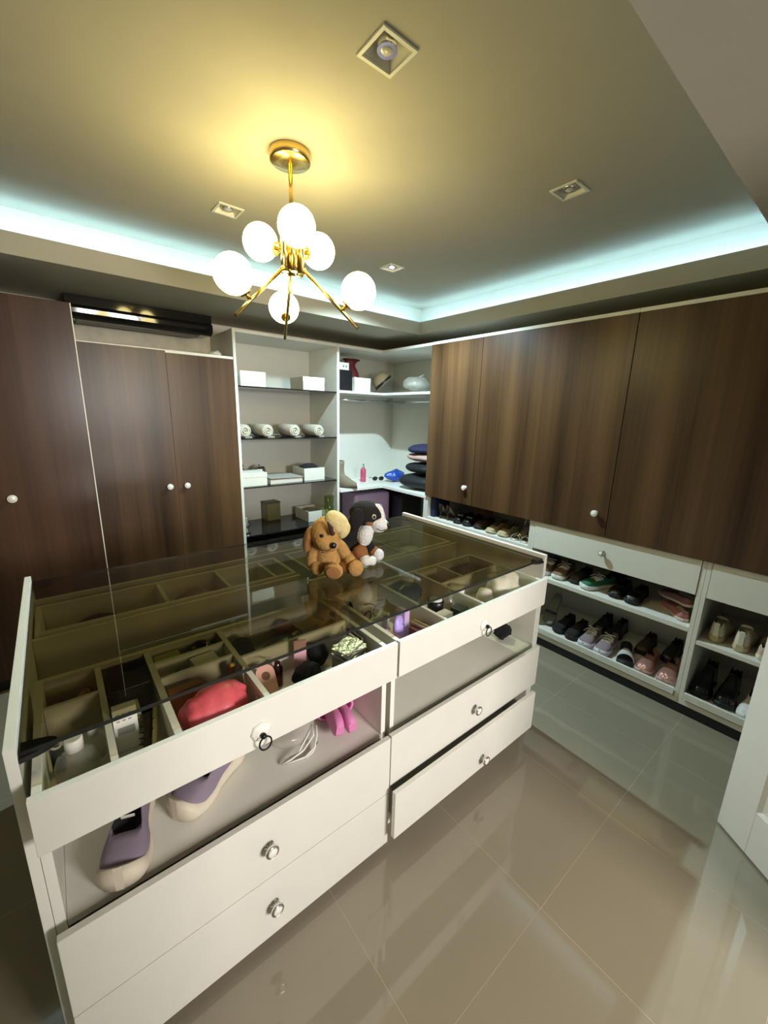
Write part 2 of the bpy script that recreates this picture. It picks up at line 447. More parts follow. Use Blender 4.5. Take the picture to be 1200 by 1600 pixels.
# double door wardrobe
off = (.65, 3.45, 0); YD = 3.2
t = thing('wardrobe', 'lower double-door walnut wardrobe below the black air conditioner, two knobs side by side', 'wardrobe', off)
ZD = 1.985
c = MB(off).box(.170, .188, YD + .021, YB - .005, .1, ZD - .018).box(1.108, 1.126, YD + .021, YB - .005, .1, ZD - .018).box(.17, 1.126, YB - .02, YB - .005, .1, ZD - .018).box(.17, 1.126, YD + .021, YB - .02, .082, .1)
c.build('carcass', M['white'], t)
MB(off).box(.17, 1.126, YD + .002, YB - .005, ZD - .016, ZD + .004).build('top_board', M['edge'], t)
MB(off).box(.18, 1.12, YD + .05, YB - .02, 0, .081).build('plinth', M['black'], t)
for (x0, x1, kx, zt) in ((.172, .6694, .616, ZD - .002), (.6704, 1.125, .731, ZD - .014)):
    d = MB(off).box(x0, x1, YD, YD + .019, .085, zt).build('door', M['wood'], t, bevel=.001)
    add_knob(d, (kx, YD, 1.058), (0, -1, 0), off, .021, True)
# rough wall patch above it
tr = MB().box(.168, 1.125, YB - .012, YB - .001, ZD + .006, 2.29); struct(tr.build('trim_1', M['cement']))

# black air conditioner in the niche above the wardrobe
off = (.6, 3.5, 2.2)
t = thing('air_conditioner', 'long glossy black wall-mounted air conditioner above the double-door wardrobe', 'air conditioner', off)
prof = [(3.70, 2.288), (3.420, 2.288), (3.4245, 2.232), (3.408, 2.226), (3.397, 2.208), (3.400, 2.182), (3.418, 2.160), (3.45, 2.150), (3.70, 2.165)]
x0, x1 = .172, 1.055
b = MB(off).loft([[(x, y, z) for y, z in prof] for x in (x0, x1)], True, True, False).build('housing', M['gloss_black'], t)
MB(off).box(x0 + .05, x1 - .08, 3.462, 3.60, 2.144, 2.150).build('air_flap', M['blackp'], t)

# display shelves
XA, XB_ = 1.128, 2.062
off = ((XA + XB_) / 2, 3.45, 0)
t = thing('display_shelf_unit', 'tall white open display unit with five dark glass shelves', 'shelf', off)
for a, b in ((XA, XA + .022), (XB_ - .024, XB_)):
    MB(off).box(a, b, YD, YB - .002, 0, ZT).build('side_panel', M['white'], t, bevel=.001)
MB(off).box(XA + .022, XB_ - .024, YD, YB - .002, ZT - .022, ZT).build('top_board', M['white'], t, bevel=.001)
MB(off).box(XA + .022, XB_ - .024, YB - .012, YB - .002, .02, ZT - .022).build('back_panel', M['inner'], t)
for z in (1.788, 1.389, .995, .585):
    MB(off).box(XA + .023, XB_ - .025, YD + .006, YB - .014, z - .010, z).build('shelf', M['shelfglass'], t)
MB(off).box(XA + .023, XB_ - .025, YD + .006, YB - .014, .455, .467).build('shelf', M['shelfglass'], t)
MB(off).box(XA + .022, XB_ - .024, YD, YB - .014, .08, .098).build('bottom_board', M['white'], t)

# corner unit: L-shaped top, shelf and counter
off = (2.6, 3.4, 0)
t = thing('corner_shelf_unit', 'white L-shaped open corner unit with hanging rail, between display shelves and walnut cabinets', 'shelf', off)
YC1 = 2.543
def Lshape(z0, z1, x_in, y_in, rad=0):
    o = [(XB_ + .001, y_in), (x_in - rad, y_in)]
    if rad:
        o += [(x_in - rad + rad * math.sin(a * PI / 12), y_in - rad + rad * math.cos(a * PI / 12)) for a in range(1, 6)]
    o += [(x_in, y_in - rad), (x_in, YC1), (XR - .003, YC1), (XR - .003, YB - .003), (XB_ + .001, YB - .003)]
    return MB(off).prism(o, z0, z1)
Lshape(ZT - .022, ZT, XF - .02, YD).build('top_board', M['edge'], t)
Lshape(1.782, 1.803, XF, YD, .06).build('shelf', M['inner'], t)
Lshape(.872, .896, XF, YD - .02).build('counter', M['edge'], t)
MB(off).box(XB_ + .002, XR - .013, YB - .013, YB - .003, .10, 1.78).build('back_panel', M['inner'], t)
MB(off).box(XR - .013, XR - .003, YC1, YB - .013, .10, 1.78).build('back_panel', M['inner'], t)
MB(off).cyl((XB_ + .002, 3.50, 1.735), (XR - .015, 3.50, 1.735), .012).cyl((2.87, 3.49, 1.735), (2.87, YC1, 1.735), .012).build('hanging_rail', M['chrome'], t)
MB(off).box(2.86, 2.88, 3.485, 3.515, 1.72, 1.781).build('rail_bracket', M['chrome'], t)
MB(off).box(XF + .002, XF + .02, YC1, YC1 + .03, .0, .871).build('upright', M['white'], t)

# ================================================================== ISLAND
IL, IR, IY0, IY1, IZ = -.151, 1.813, .946, 1.996, .955
off = (.83, 1.47, 0)
isl = thing('dressing_island', 'cream-white dressing island with drawers, display trays and open shoe shelves', 'island', off)
def ib(): return MB(off)
ib().box(IL, IL + .019, IY0, IY1, .035, IZ).build('side_panel', M['edge'], isl, bevel=.0008)
ib().box(IR - .022, IR, IY0, IY1, .035, IZ).build('side_panel', M['edge'], isl, bevel=.0008)
ib().box(IL + .06, IR - .06, IY0 + .07, IY1 - .07, 0, .034).build('plinth', M['black'], isl)
SZ = .48
for (a, b) in ((-.131, .804), (.826, 1.789)):
    for x0, x1 in ((a, a + .019), (b - .019, b)):
        ib().box(x0, x1, IY0, 1.42, .036, .76).build('upright', M['edge'], isl, bevel=.0006)
    ib().box(a + .0195, b - .0195, IY0 + .001, 1.40, SZ - .018, SZ).build('shelf', M['white'], isl, bevel=.0008)
    ib().box(a + .0195, b - .0195, 1.40, 1.415, .05, .76).build('back_panel', M['inner'], isl)
    ib().box(a + .0195, b - .0195, IY0 + .02, 1.40, .037, .05).build('bottom_board', M['board'], isl)
ib().box(.8045, .8255, IY0 + .05, 1.4, .04, .75).build('filler', M['board'], isl)
# rear half: plain rear panels, its own trays open away from the camera
ib().box(-.131, .81, 1.585, 1.60, .04, .872).build('rear_panel', M['white'], isl)
ib().box(.811, 1.789, 1.50, 1.514, .04, .872).build('rear_panel', M['white'], isl)
# drawers
def drawer(x0, x1, yf, z0, z1, kx, kz):
    d = ib().box(x0, x1, yf, yf + .018, z0, z1)
    d.box(x0 + .035, x0 + .047, yf + .0181, 1.36, z0 + .03, z1 - .075).box(x1 - .047, x1 - .035, yf + .0181, 1.36, z0 + .03, z1 - .075)
    d.box(x0 + .047, x1 - .047, yf + .0181, 1.36, z0 + .03, z0 + .04)
    o = d.build('drawer', M['white'], isl, bevel=.0015)
    add_knob(o, (kx, yf, kz), (0, -1, 0), off, .020)
drawer(-.128, .787, .892, .270, .502, .335, .392)
drawer(-.128, .787, .892, .040, .266, .342, .165)
drawer(.796, 1.760, .898, .285, .498, 1.262, .388)
drawer(.778, 1.675, .846, .105, .305, 1.275, .135 + .03)
# display trays
def ring_pull(parent, p):
    p = Vector(p); n = Vector((0, -1, 0)); k = ib()
    prof_n = 24; rings = []
    for r, z in ((.026, 0), (.026, .003), (.020, .007), (.015, .007), (.012, .012)):
        rings.append([(p.x + r * (1 + .06 * math.cos(8 * a * 2 * PI / prof_n)) * math.cos(a * 2 * PI / prof_n), p.y - z, p.z + r * (1 + .06 * math.cos(8 * a * 2 * PI / prof_n)) * math.sin(a * 2 * PI / prof_n)) for a in range(prof_n)])
    k.loft(rings)
    k.cur = 1
    k.ell((p.x, p.y - .018, p.z - .002), (.008, .008, .008), nu=12, nv=8)
    k.tube([(p.x + .003 + .016 * math.sin(a * PI / 12), p.y - .022, p.z - .022 + .019 * math.cos(a * PI / 12)) for a in range(24)], .0022, 8, True)
    k.build('ring_pull', [M['knobw'], M['iron']], parent)
def tray(x0, x1, y0, y1, fx0, fx1, divs, front=True, z0=.765, rim=.882):
    w = .016; b = ib()
    b.box(x0, x0 + w, y0, y1, z0 + .012, rim).box(x1 - w, x1, y0, y1, z0 + .012, rim)
    b.box(x0 + w, x1 - w, y1 - w, y1, z0 + .012, rim).box(x0, x1, y0, y1, z0 + .003, z0 + .012)
    if front: b.box(fx0, fx1, y0 - .0165, y0 - .0002, z0 - .012, rim + .001)
    else: b.box(x0 + w, x1 - w, y0, y0 + w, z0 + .012, rim)
    o = b.build('display_tray', M['white'], isl, bevel=.001)
    for d in divs: ib().box(d[0], d[1], d[2], d[3], z0 + .0125, rim - .004).build('divider', M['white'], o)
    return o
TY = .8885
tl = tray(-.118, .752, TY, 1.312, -.124, .786, [(.010, .024, TY, 1.295), (.132, .148, TY, 1.295), (.345, .360, TY, 1.295),
    (-.101, .009, 1.168, 1.178), (.149, .344, 1.215, 1.225), (.149, .344, 1.13, 1.139), (.361, .735, 1.10, 1.11)])
ring_pull(tl, (.322, TY - .0165, .800))
tr_ = tray(.792, 1.672, TY, 1.310, .795, 1.700, [(1.032, 1.046, TY, 1.293), (1.250, 1.264, TY, 1.293), (1.265, 1.655, 1.125, 1.135), (1.405, 1.415, 1.136, 1.293)])
ring_pull(tr_, (1.242, TY - .0165, .800))
tray(-.125, .80, 1.605, 1.85, 0, 0, [(.262, .275, 1.622, 1.833), (.500, .513, 1.622, 1.833), (.70, .713, 1.622, 1.833)], False)
tray(.86, 1.755, 1.518, 1.87, 0, 0, [(1.10, 1.112, 1.535, 1.853), (1.40, 1.412, 1.535, 1.853), (1.113, 1.399, 1.68, 1.69)], False)
ib().box(-.131, 1.789, 1.90, 1.915, .60, .885).build('rear_rail', M['white'], isl)
# smoked glass top resting on black corner clips
gx0, gx1, gy0, gy1 = IL + .021, IR - .024, .955, 1.985
g = thing('glass_worktop', 'large smoked glass sheet lying over the island trays', 'worktop', ((gx0 + gx1) / 2, (gy0 + gy1) / 2, .926))
goff = ((gx0 + gx1) / 2, (gy0 + gy1) / 2, .926)
gm = MB(goff).box(gx0, gx1, gy0, gy1, .926, .936)
gm.mi = [0, 0, 1, 1, 1, 1]
gm.build('glass_sheet', [M['glass'], M['gedge']], g)
for x, sx in ((IL + .0195, 1), (IR - .0225, -1)):
    for y in (gy0 + .02, gy1 - .02):
        k = ib(); pts = [(x + sx * .060 * math.sin(a * PI / 12) ** .6, y - .026 + .052 * a / 12) for a in range(13)]
        k.prism(pts, .914, .9255); k.build('glass_clip', M['blackp'], isl)

# ================================================================== CHANDELIER
AX, AY = .817, 1.602
ch = thing('chandelier', 'brass chandelier with six glowing round opal globes', 'chandelier', (AX, AY, ZC))
coff = (AX, AY, ZC)
def cb(): return MB(coff)
cb().lathe([(.073, 0), (.075, .003), (.075, .030), (.070, .034), (.02, .036)], 40, (AX, AY, ZC - .0005), (0, 0, -1)).build('canopy', M['brass'], ch)
cb().cyl((AX, AY, 2.27), (AX, AY, ZC - .034), .0075, None, 16).build('rod', M['brass'], ch)
def pol(th, rho, z): # plan angle measured from the view direction
    h = Vector((.632, .775, 0)); r = Vector((.775, -.632, 0))
    return Vector((AX, AY, z)) + (h * math.cos(th) + r * math.sin(th)) * rho
hub = cb()
for k in range(6):
    a = -.36 + k * PI / 3
    hub.cyl(pol(a, .034, 2.125), pol(a, .034, 2.285), .013, None, 16)
hub.cyl((AX, AY, 2.135), (AX, AY, 2.28), .026, None, 20)
hub.build('hub', M['brass'], ch)
GR = .0665
for k, a in enumerate((-.378, -.378 + 2 * PI / 3, -.378 - 2 * PI / 3)):
    arm = cb(); p0, p1 = pol(a, .045, 2.137), pol(a, .262, 1.928)
    arm.cyl(p0, p1, .0065, None, 14); arm.ell(p0, (.009, .009, .009), nu=10, nv=8)
    pm = p0.lerp(p1, .70); gc = pol(a, .263, 2.060); d = (gc - pm).normalized()
    arm.cyl(pm, gc - d * (GR - .006), .007, None, 12)
    q = gc - d * (GR + .004)
    arm.cyl(q, q + d * .012, .021, None, 20)
    arm.build('arm', M['brass'], ch)
    cb().ell(gc, (GR, GR, GR), nu=32, nv=20).build('globe', M['globe'], ch)
for k, a in enumerate((-.343 + PI, -.343 - PI / 3, -.343 + PI / 3)):
    arm = cb(); gc = pol(a, .131, 2.242); p0 = pol(a, .03, 2.205)
    d = (gc - p0).normalized(); arm.cyl(p0, gc - d * (GR - .006), .007, None, 12)
    q = gc - d * (GR + .004); arm.cyl(q, q + d * .012, .023, None, 20)
    for s_ in range(12):
        an = s_ * PI / 6; x = d.orthogonal().normalized(); y = d.cross(x)
        arm.ell(q + (x * math.cos(an) + y * math.sin(an)) * .022, (.005, .005, .005), nu=6, nv=5)
    arm.build('arm', M['brass'], ch)
    cb().ell(gc, (GR, GR, GR), nu=32, nv=20).build('globe', M['globe'], ch)

# ================================================================== PLUSH DOGS on the glass
GZ = .9365
def plush(parent, name, ells, mats, voxel=.0035):
    """one continuous stuffed skin from overlapping lobes; each lobe = (centre, radii, rot, colour index)"""
    b = MB()
    for c_, r_, ro, mi in ells: b.ell(c_, r_, ro, 20, 14)
    o = b.build(name, mats, parent)
    md = o.modifiers.new('r', 'REMESH'); md.mode = 'VOXEL'; md.voxel_size = voxel
    sm = o.modifiers.new('s', 'SMOOTH'); sm.factor = .5; sm.iterations = 5
    dg = bpy.context.evaluated_depsgraph_get()
    me = bpy.data.meshes.new_from_object(o.evaluated_get(dg))
    o.modifiers.clear(); o.data = me
    me.materials.clear()
    for m_ in mats: me.materials.append(m_)
    inv = [(Vector(c_), Vector(r_), Euler(ro).to_matrix().inverted(), mi) for c_, r_, ro, mi in ells]
    for p in me.polygons:
        best = 9e9; bi = 0
        for c_, r_, R, mi in inv:
            q = R @ (p.center - c_)
            v = math.sqrt((q.x / r_.x) ** 2 + (q.y / r_.y) ** 2 + (q.z / r_.z) ** 2)
            v = (v - 1) * min(r_)
            if v < best: best = v; bi = mi
        p.material_index = bi; p.use_smooth = True
    from mathutils import noise
    for v in me.vertices: v.co += noise.noise_vector(v.co * 190) * .0016
    return o
fur = lambda n, c: cm(n, c, .95, bump=.9, bscale=260, var=.28, vscale=60)
f_tan = fur('tan_plush', (.50, .275, .085)); f_tan2 = fur('dark_tan_plush', (.36, .165, .05)); f_cream = fur('cream_plush', (.72, .58, .28))
f_blk = fur('black_plush', (.010, .008, .008)); f_wht = fur('white_plush', (.80, .77, .74)); f_brn = fur('brown_plush', (.30, .115, .035))
m_eye = cm('glossy_eye', (.012, .006, .008), .08); m_nose = cm('nose_black', (.008, .007, .008), .3)
# local frame: x = to the right seen from the doorway, -y = towards the viewer
RZ = math.atan2(-.632, .775)
bear = thing('plush_dog', 'tan brown plush dog sitting slumped on the glass, one ear folded over', 'plush toy', (.850, 1.408, GZ), RZ)
E_ = [((.0, .0, .075), (.056, .050, .072), (0, 0, 0), 0),              # body
      ((-.006, -.012, .178), (.066, .060, .072), (0, .15, 0), 0),        # head
      ((.004, -.052, .150), (.052, .040, .036), (.2, .25, 0), 0),        # muzzle
      ((-.062, -.012, .078), (.026, .026, .062), (0, .22, 0), 0),        # arm left
      ((-.042, -.030, .030), (.028, .030, .030), (0, 0, 0), 0),
      ((.064, -.010, .105), (.026, .027, .056), (0, -.55, 0), 0),        # arm right
      ((.094, -.022, .066), (.024, .026, .026), (0, 0, 0), 0),
      ((.020, -.055, .034), (.030, .050, .032), (0, 0, .2), 0),          # leg towards the viewer
      ((.034, -.088, .040), (.040, .018, .038), (.25, .15, .1), 0),
      ((.085, -.015, .034), (.048, .034, .030), (0, 0, -.5), 1),         # leg to the right
      ((.122, -.048, .040), (.034, .020, .038), (.1, -.1, .35), 0),
      ((-.030, .03, .05), (.05, .03, .05), (0, 0, 0), 0)]
body = plush(bear, 'body', E_, [f_tan, f_tan2])
MB().ell((-.078, -.014, .150), (.022, .030, .058), (0, .22, 0)).jitter(.003, 25).build('ear', f_tan2, bear)
ce_ = MB().ell((.040, -.016, .224), (.058, .044, .042), (.15, .85, .2)).ell((.068, -.022, .196), (.026, .030, .036), (0, .3, 0)).jitter(.004, 25).build('ear', f_cream, bear); ce_['label'] = 'cream lined ear folded over'
MB().tube([(.010, -.078, .244), (.024, -.086, .222), (.030, -.086, .190)], [.004, .010, .005], 8).build('ear_seam', cm('dark_red_felt', (.05, .014, .008), .9), bear)
for ex_, ey_, ez_ in ((-.014, -.070, .182), (.030, -.074, .196)):
    MB().ell((ex_, ey_, ez_), (.009, .007, .009)).build('eye', m_eye, bear)
MB().ell((.034, -.090, .150), (.013, .009, .013), (0, .4, .3)).build('nose', m_nose, bear)
MB().tube([(.030, -.094, .138), (.012, -.096, .120), (-.016, -.085, .118)], .0018, 6).build('mouth', f_tan2, bear)
sl = MB()
sl.ell((.035, -.107, .041), (.030, .004, .029), (.25, .15, .1)); sl.build('foot_pad', cm('foot_pad_plush', (.33, .15, .045), .9, bump=.5, bscale=200), bear)

dog = thing('plush_dog', 'black, white and brown plush dog sitting behind the tan one, facing right', 'plush toy', (1.022, 1.442, GZ + .0028), RZ)
E_ = [((-.035, .03, .075), (.080, .062, .078), (0, 0, 0), 0),            # body
      ((-.010, .015, .14), (.058, .052, .075), (0, .35, 0), 0),           # chest / back
      ((.042, .000, .228), (.078, .058, .058), (0, .15, 0), 0),          # head
      ((.100, -.016, .186), (.044, .038, .032), (0, .25, 0), 1),          # muzzle
      ((.098, -.016, .166), (.032, .030, .020), (0, .1, 0), 1),
      ((.100, -.012, .232), (.024, .018, .046), (0, -.30, 0), 1),         # blaze
      ((.040, -.022, .135), (.036, .032, .052), (0, .2, 0), 1),           # chest bib
      ((.056, -.044, .194), (.018, .011, .010), (0, .2, 0), 2),           # brown cheek
      ((.020, -.045, .060), (.034, .030, .034), (0, 0, 0), 2),            # front leg
      ((.046, -.062, .026), (.027, .027, .024), (0, 0, 0), 1),            # paw
      ((.072, -.056, .024), (.022, .022, .022), (0, 0, 0), 1),
      ((.062, -.005, .076), (.022, .022, .036), (0, -.3, 0), 0),
      ((.080, -.006, .050), (.024, .022, .026), (0, 0, 0), 2),
      ((.100, -.012, .038), (.027, .025, .028), (0, 0, 0), 1),
      ((-.035, -.045, .032), (.045, .026, .028), (0, 0, 0), 2)]
plush(dog, 'body', E_, [f_blk, f_wht, f_brn])
MB().ell((.002, -.055, .212), (.030, .016, .056), (.1, .25, 0)).jitter(.003, 25).build('ear', f_blk, dog)
MB().ell((-.135, .045, .17), (.018, .018, .02)).build('tail', f_blk, dog)
e1 = MB().ell((.078, -.0500, .226), (.0095, .007, .011)).build('eye', cm('eye_white', (.7, .68, .6), .15), dog)
MB().ell((.080, -.0556, .226), (.006, .003, .007)).build('pupil', m_eye, e1)
MB().ell((.141, -.022, .184), (.013, .015, .013)).build('nose', m_nose, dog)
MB().tube([(.130, -.042, .166), (.112, -.050, .162), (.090, -.046, .170)], .0016, 6).build('mouth', f_blk, dog)

# ================================================================== SHOES
def interp(tab, t):
    for (a, va), (b, vb) in zip(tab, tab[1:]):
        if t <= b: 
            k = (t - a) / (b - a); k = k * k * (3 - 2 * k); return va + (vb - va) * k
    return tab[-1][1]
def outline_w(t, W):
    tab = [(0, .30), (.05, .56), (.14, .72), (.30, .68), (.45, .72), (.70, .98), (.80, 1.0), (.90, .92), (.96, .74), (.985, .48), (1, .16)]
    return interp(tab, t) * W / 2
TS_ = [0, .012, .03, .06, .1, .16, .22, .3, .38, .46, .54, .62, .7, .78, .85, .91, .955, .985, 1]
def shoe(name, label, cat, L=.255, Wd=.098, sole=.032, H=.095, mu='x', ms='y', ml=None, laces=None, tongue=True, open_to=.46, sole_flare=1.06, collar=None, bump=0., toe=.062, heel_tab=None, group=None, sole_wave=.0, band=None):
    """toe points to -y; heel at y=+L/2; origin under the middle of the sole"""
    t = thing(name, label, cat, (0, 0, 0), 0, group)
    ml = ml or cm('shoe_lining', (.02, .018, .02), .9)
    def Y(u): return L / 2 - u * L
    def spring(u): return .010 * max(0, (u - .75) / .25) ** 2 + .004 * max(0, (.12 - u) / .12)
    rings = []
    for u in TS_:
        w = outline_w(u, Wd); h = sole * (1 + .15 * (1 - u)) + sole_wave * math.sin(u * PI * 2.2) + bump * max(0, (u - .78) / .22) ** 1.2
        y = Y(u); z0 = spring(u)
        rings.append([(x, y, z) for x, z in ((-w * .92, z0), (-w * sole_flare, z0 + h * .35), (-w * 1.02, z0 + h), (0, z0 + h * .98), (w * 1.02, z0 + h), (w * sole_flare, z0 + h * .35), (w * .92, z0), (0, z0))])
    MB().loft(rings).build('sole', ms, t)
    up = MB(); rings = []
    htab = [(0, H * .80), (.06, H), (.25, H * .86), (.42, H * .98), (.55, H * .82), (.72, toe * 1.05), (.88, toe * .92), (.96, toe * .75), (1, toe * .45)]
    NP = 11
    flags = []
    for u in TS_:
        w = outline_w(u, Wd) * .97; y = Y(.012 + u * .955); zs = spring(u) + sole * (1 + .15 * (1 - u)) * .9 + sole_wave * math.sin(u * PI * 2.2)
        h = interp(htab, u); y -= .004 * (1 if u < .02 else 0) - (-.006 if u > .99 else 0) * 0
        opn = .04 < u < open_to
        half = []
        for j in range(NP):
            a = j / (NP - 1)
            if opn:
                if a <= .6:
                    k = a / .6; half.append((w * (1 - .30 * k * k), zs + (h - zs) * k))
                else:
                    k = (a - .6) / .4; half.append((w * (.66 - .10 * k - .56 * max(0, k - .5) * 2 * 1.0) if k > .5 else w * (.70 - .10 * k), zs + (h - zs) * (1 - k) * .96 + .004 * k))
            else:
                an = a * PI / 2; half.append((w * math.cos(an) ** .7, zs + (h - zs) * math.sin(an) ** .8))
        ring_ = [(x, y, z) for x, z in half] + [(-x, y, z) for x, z in half[-2::-1]]
        rings.append(ring_); flags.append(opn)
    up.loft(rings, True, False)
    n = 2 * NP - 1
    for i in range(len(rings) - 1):
        for j in range(n - 1):
            jj = min(j, n - 2 - j)
            if (flags[i] and flags[i + 1]) and jj >= int(.6 * (NP - 1)): up.mi[i * (n - 1) + j] = 1
    up.build('upper', [mu, ml], t)
    if tongue:
        tg = MB(); rr = []
        for k in range(6):
            u = open_to - .07 + k * .035; w = .026
            z = interp(htab, u) + .012 * (1 - k / 5) - .002
            rr.append([(-w, Y(u), z - .012), (-w * .6, Y(u), z), (w * .6, Y(u), z), (w, Y(u), z - .012), (0, Y(u), z - .014)])
        tg.loft(rr).build('tongue', mu, t)
    if laces is not None:
        l = MB()
        for k in range(4):
            u = open_to + .03 + k * .055; z = interp(htab, u)
            l.tube([(-.030, Y(u), z - .006), (-.015, Y(u - .01), z + .003), (.015, Y(u - .02), z + .004), (.030, Y(u - .02), z - .004)], .0032, 6)
            l.tube([(.030, Y(u), z - .006), (.0, Y(u - .005), z + .005), (-.030, Y(u - .02), z - .004)], .0032, 6)
        u = open_to + .0; z = interp(htab, u) + .010
        for sx in (-1, 1):
            l.tube([(0, Y(u), z), (sx * .022, Y(u) - .008, z + .010), (sx * .036, Y(u) + .006, z + .002), (sx * .018, Y(u) + .01, z - .002), (0, Y(u), z)], .0026, 6)
            l.tube([(0, Y(u), z), (sx * .03, Y(u) - .03, z - .006), (sx * .042, Y(u) - .045, z - .022)], .0024, 6)
        l.build('laces', laces, t)
    if heel_tab is not None:
        MB().obox((0, L / 2 + .002, sole + (H - sole) * .55), (.022, .006, (H - sole) * .95), (-.12, 0, 0)).build('heel_tab', heel_tab, t, bevel=.002)
    if band is not None:
        b = MB(); rr = []
        for u in (.50, .56, .62, .68):
            z = interp(htab, u); w = outline_w(u, Wd)
            rr.append([(w * math.cos(a) * 1.0, Y(u), sole + (z - sole + .004) * math.sin(a)) for a in [PI * k / 10 for k in range(11)]])
        b.loft(rr, False, False).build('strap', band, t)
    return t
lav = cm('lavender_knit', (.245, .195, .255), .85, bump=.5, bscale=400); cre = cm('cream_rubber', (.66, .58, .46), .6)
whs = cm('white_rubber', (.72, .70, .68), .5)
A = lambda dx, dy: math.atan2(dx, -dy)      # heading of the toe -> rotation (toe is -y)
# lavender sneakers on the island shelf
s1 = shoe('sneaker', 'lavender sneaker with cream sole at the left end of the island shelf', 'shoe', .265, .108, .038, .112, lav, cre, cm('black_lining', (.012, .010, .012), .9), None, False, .64, 1.10, toe=.080, group='lavender sneakers', sole_wave=.004, bump=.030)
place(s1, (.032, 1.060, SZ + .001), A(-.32, -.95))
MB().obox((0, -.012, .092), (.030, .004, .010), (.5, 0, 0)).build('tongue_label', cm('label_white', (.7, .68, .66), .6), s1)
s2 = clone(s1, (.246, 1.106, SZ + .001), A(-.86, -.50), 'lavender sneaker turned sideways beside the knotted plastic bag')
# pink slide sandal soles
def foam_slide(name, label, col):
    t = thing(name, label, 'sandal')
    rings = []
    for u in TS_:
        w = outline_w(u, .10); y = .12 - u * .24
        rings.append([(-w, y, .0), (-w * 1.03, y, .012), (-w, y, .026), (-w * .8, y, .028), (w * .8, y, .028), (w, y, .026), (w * 1.03, y, .012), (w, y, 0)])
    MB().loft(rings).build('sole', col, t)
    rr = []
    for u in (.44, .50, .60, .70, .74):
        w = outline_w(u, .10) * 1.0; y = .12 - u * .24
        rr.append([(w * math.cos(a), y, .02 + .045 * math.sin(a)) for a in [PI * k / 12 for k in range(13)]] + [(w * .9 * math.cos(a), y, .02 + .037 * math.sin(a)) for a in [PI * k / 12 for k in range(12, -1, -1)]])
    MB().loft(rr).build('strap', col, t)
    return t
pk = cm('pink_foam', (.72, .22, .46), .55)
p1 = foam_slide('slide_sandal', 'bubblegum pink foam slide, the nearer one of the pair on the island shelf', pk)
place(p1, (.684, 1.112, SZ + .053), 0, (0, math.radians(84), math.radians(168)))
p2 = clone(p1, (.697, 1.105, SZ + .053), 0, 'bubblegum pink foam slide on its edge, the one against the right upright', (0, math.radians(-84), math.radians(170)))
p1['label'] = 'bubblegum pink foam slide on its edge, the one nearer the plastic bag'
# clear bag with white cord
bag = thing('plastic_bag', 'clear plastic bag with looped white cord on the island shelf', 'bag', (.520, 1.095, SZ))
clear = tinted_glass('clear_film', (.90, .89, .87), .2, .36, (.72, .68, .62))
MB().ell((0, .01, .050), (.085, .060, .038), nu=24, nv=16).jitter(.012, 16, 2).build('bag_film', clear, bag)
cord = cm('white_cord', (.78, .76, .72), .7)
k = MB()
k.tube([(-.075, -.060, .008), (-.05, -.072, .02), (.0, -.070, .028), (.045, -.055, .05), (.055, -.03, .07), (.03, -.045, .055), (-.02, -.066, .022), (-.06, -.055, .012), (-.075, -.060, .008)], .0032, 6)
k.tube([(-.06, -.066, .006), (.0, -.078, .006), (.04, -.070, .015), (.06, -.052, .04), (.07, -.03, .06)], .0032, 6)
k.tube([(.0, -.082, .004), (.03, -.078, .010), (.055, -.062, .02), (.03, -.072, .006)], .0030, 6)
k.build('cord', cord, bag)
# black scrunchie on the right shelf
sc = tag(MB().ell((0, 0, .03), (.048, .034, .030), nu=28, nv=18).jitter(.020, 30, 5).jitter(.006, 90, 8).build('scrunchie', cm('black_cloth', (.008, .008, .009), .95)), 'crumpled black cloth scrunchie at the right end of the island shelf', 'scrunchie')
place(sc, (1.700, 1.075, SZ + .012))

# ================================================================== TRAY CONTENTS
TZ = .7785
def bxo(name, label, cat, x0, x1, y0, y1, z0, z1, m, rz=0., group=None, bevel=.0015, tilt=(0, 0)):
    c_ = ((x0 + x1) / 2, (y0 + y1) / 2, z0)
    o = MB().box(-(x1 - x0) / 2, (x1 - x0) / 2, -(y1 - y0) / 2, (y1 - y0) / 2, 0, z1 - z0).build(name, m, None, bevel=bevel)
    place(o, c_, 0, (tilt[0], tilt[1], rz)); return tag(o, label, cat, group)
def blob(name, label, cat, c_, r, m, jit=.01, f=20, seed=1, rz=0, parent=None, nu=28, nv=18, j2=0.):
    b = MB().ell((0, 0, 0), r, nu=nu, nv=nv).jitter(jit, f, seed)
    if j2: b.jitter(j2, f * 4, seed + 3)
    zmin = min(p.z for p in b.v); b.move((0, 0, -zmin + .0008))
    o = b.build(name, m, parent); place(o, c_, rz)
    if parent is None: tag(o, label, cat)
    return o
whp = cm('white_plastic', (.74, .72, .66), .4); card = cm('white_card', (.72, .70, .63), .7)
print_ = cm('grey_print', (.25, .24, .22), .8)
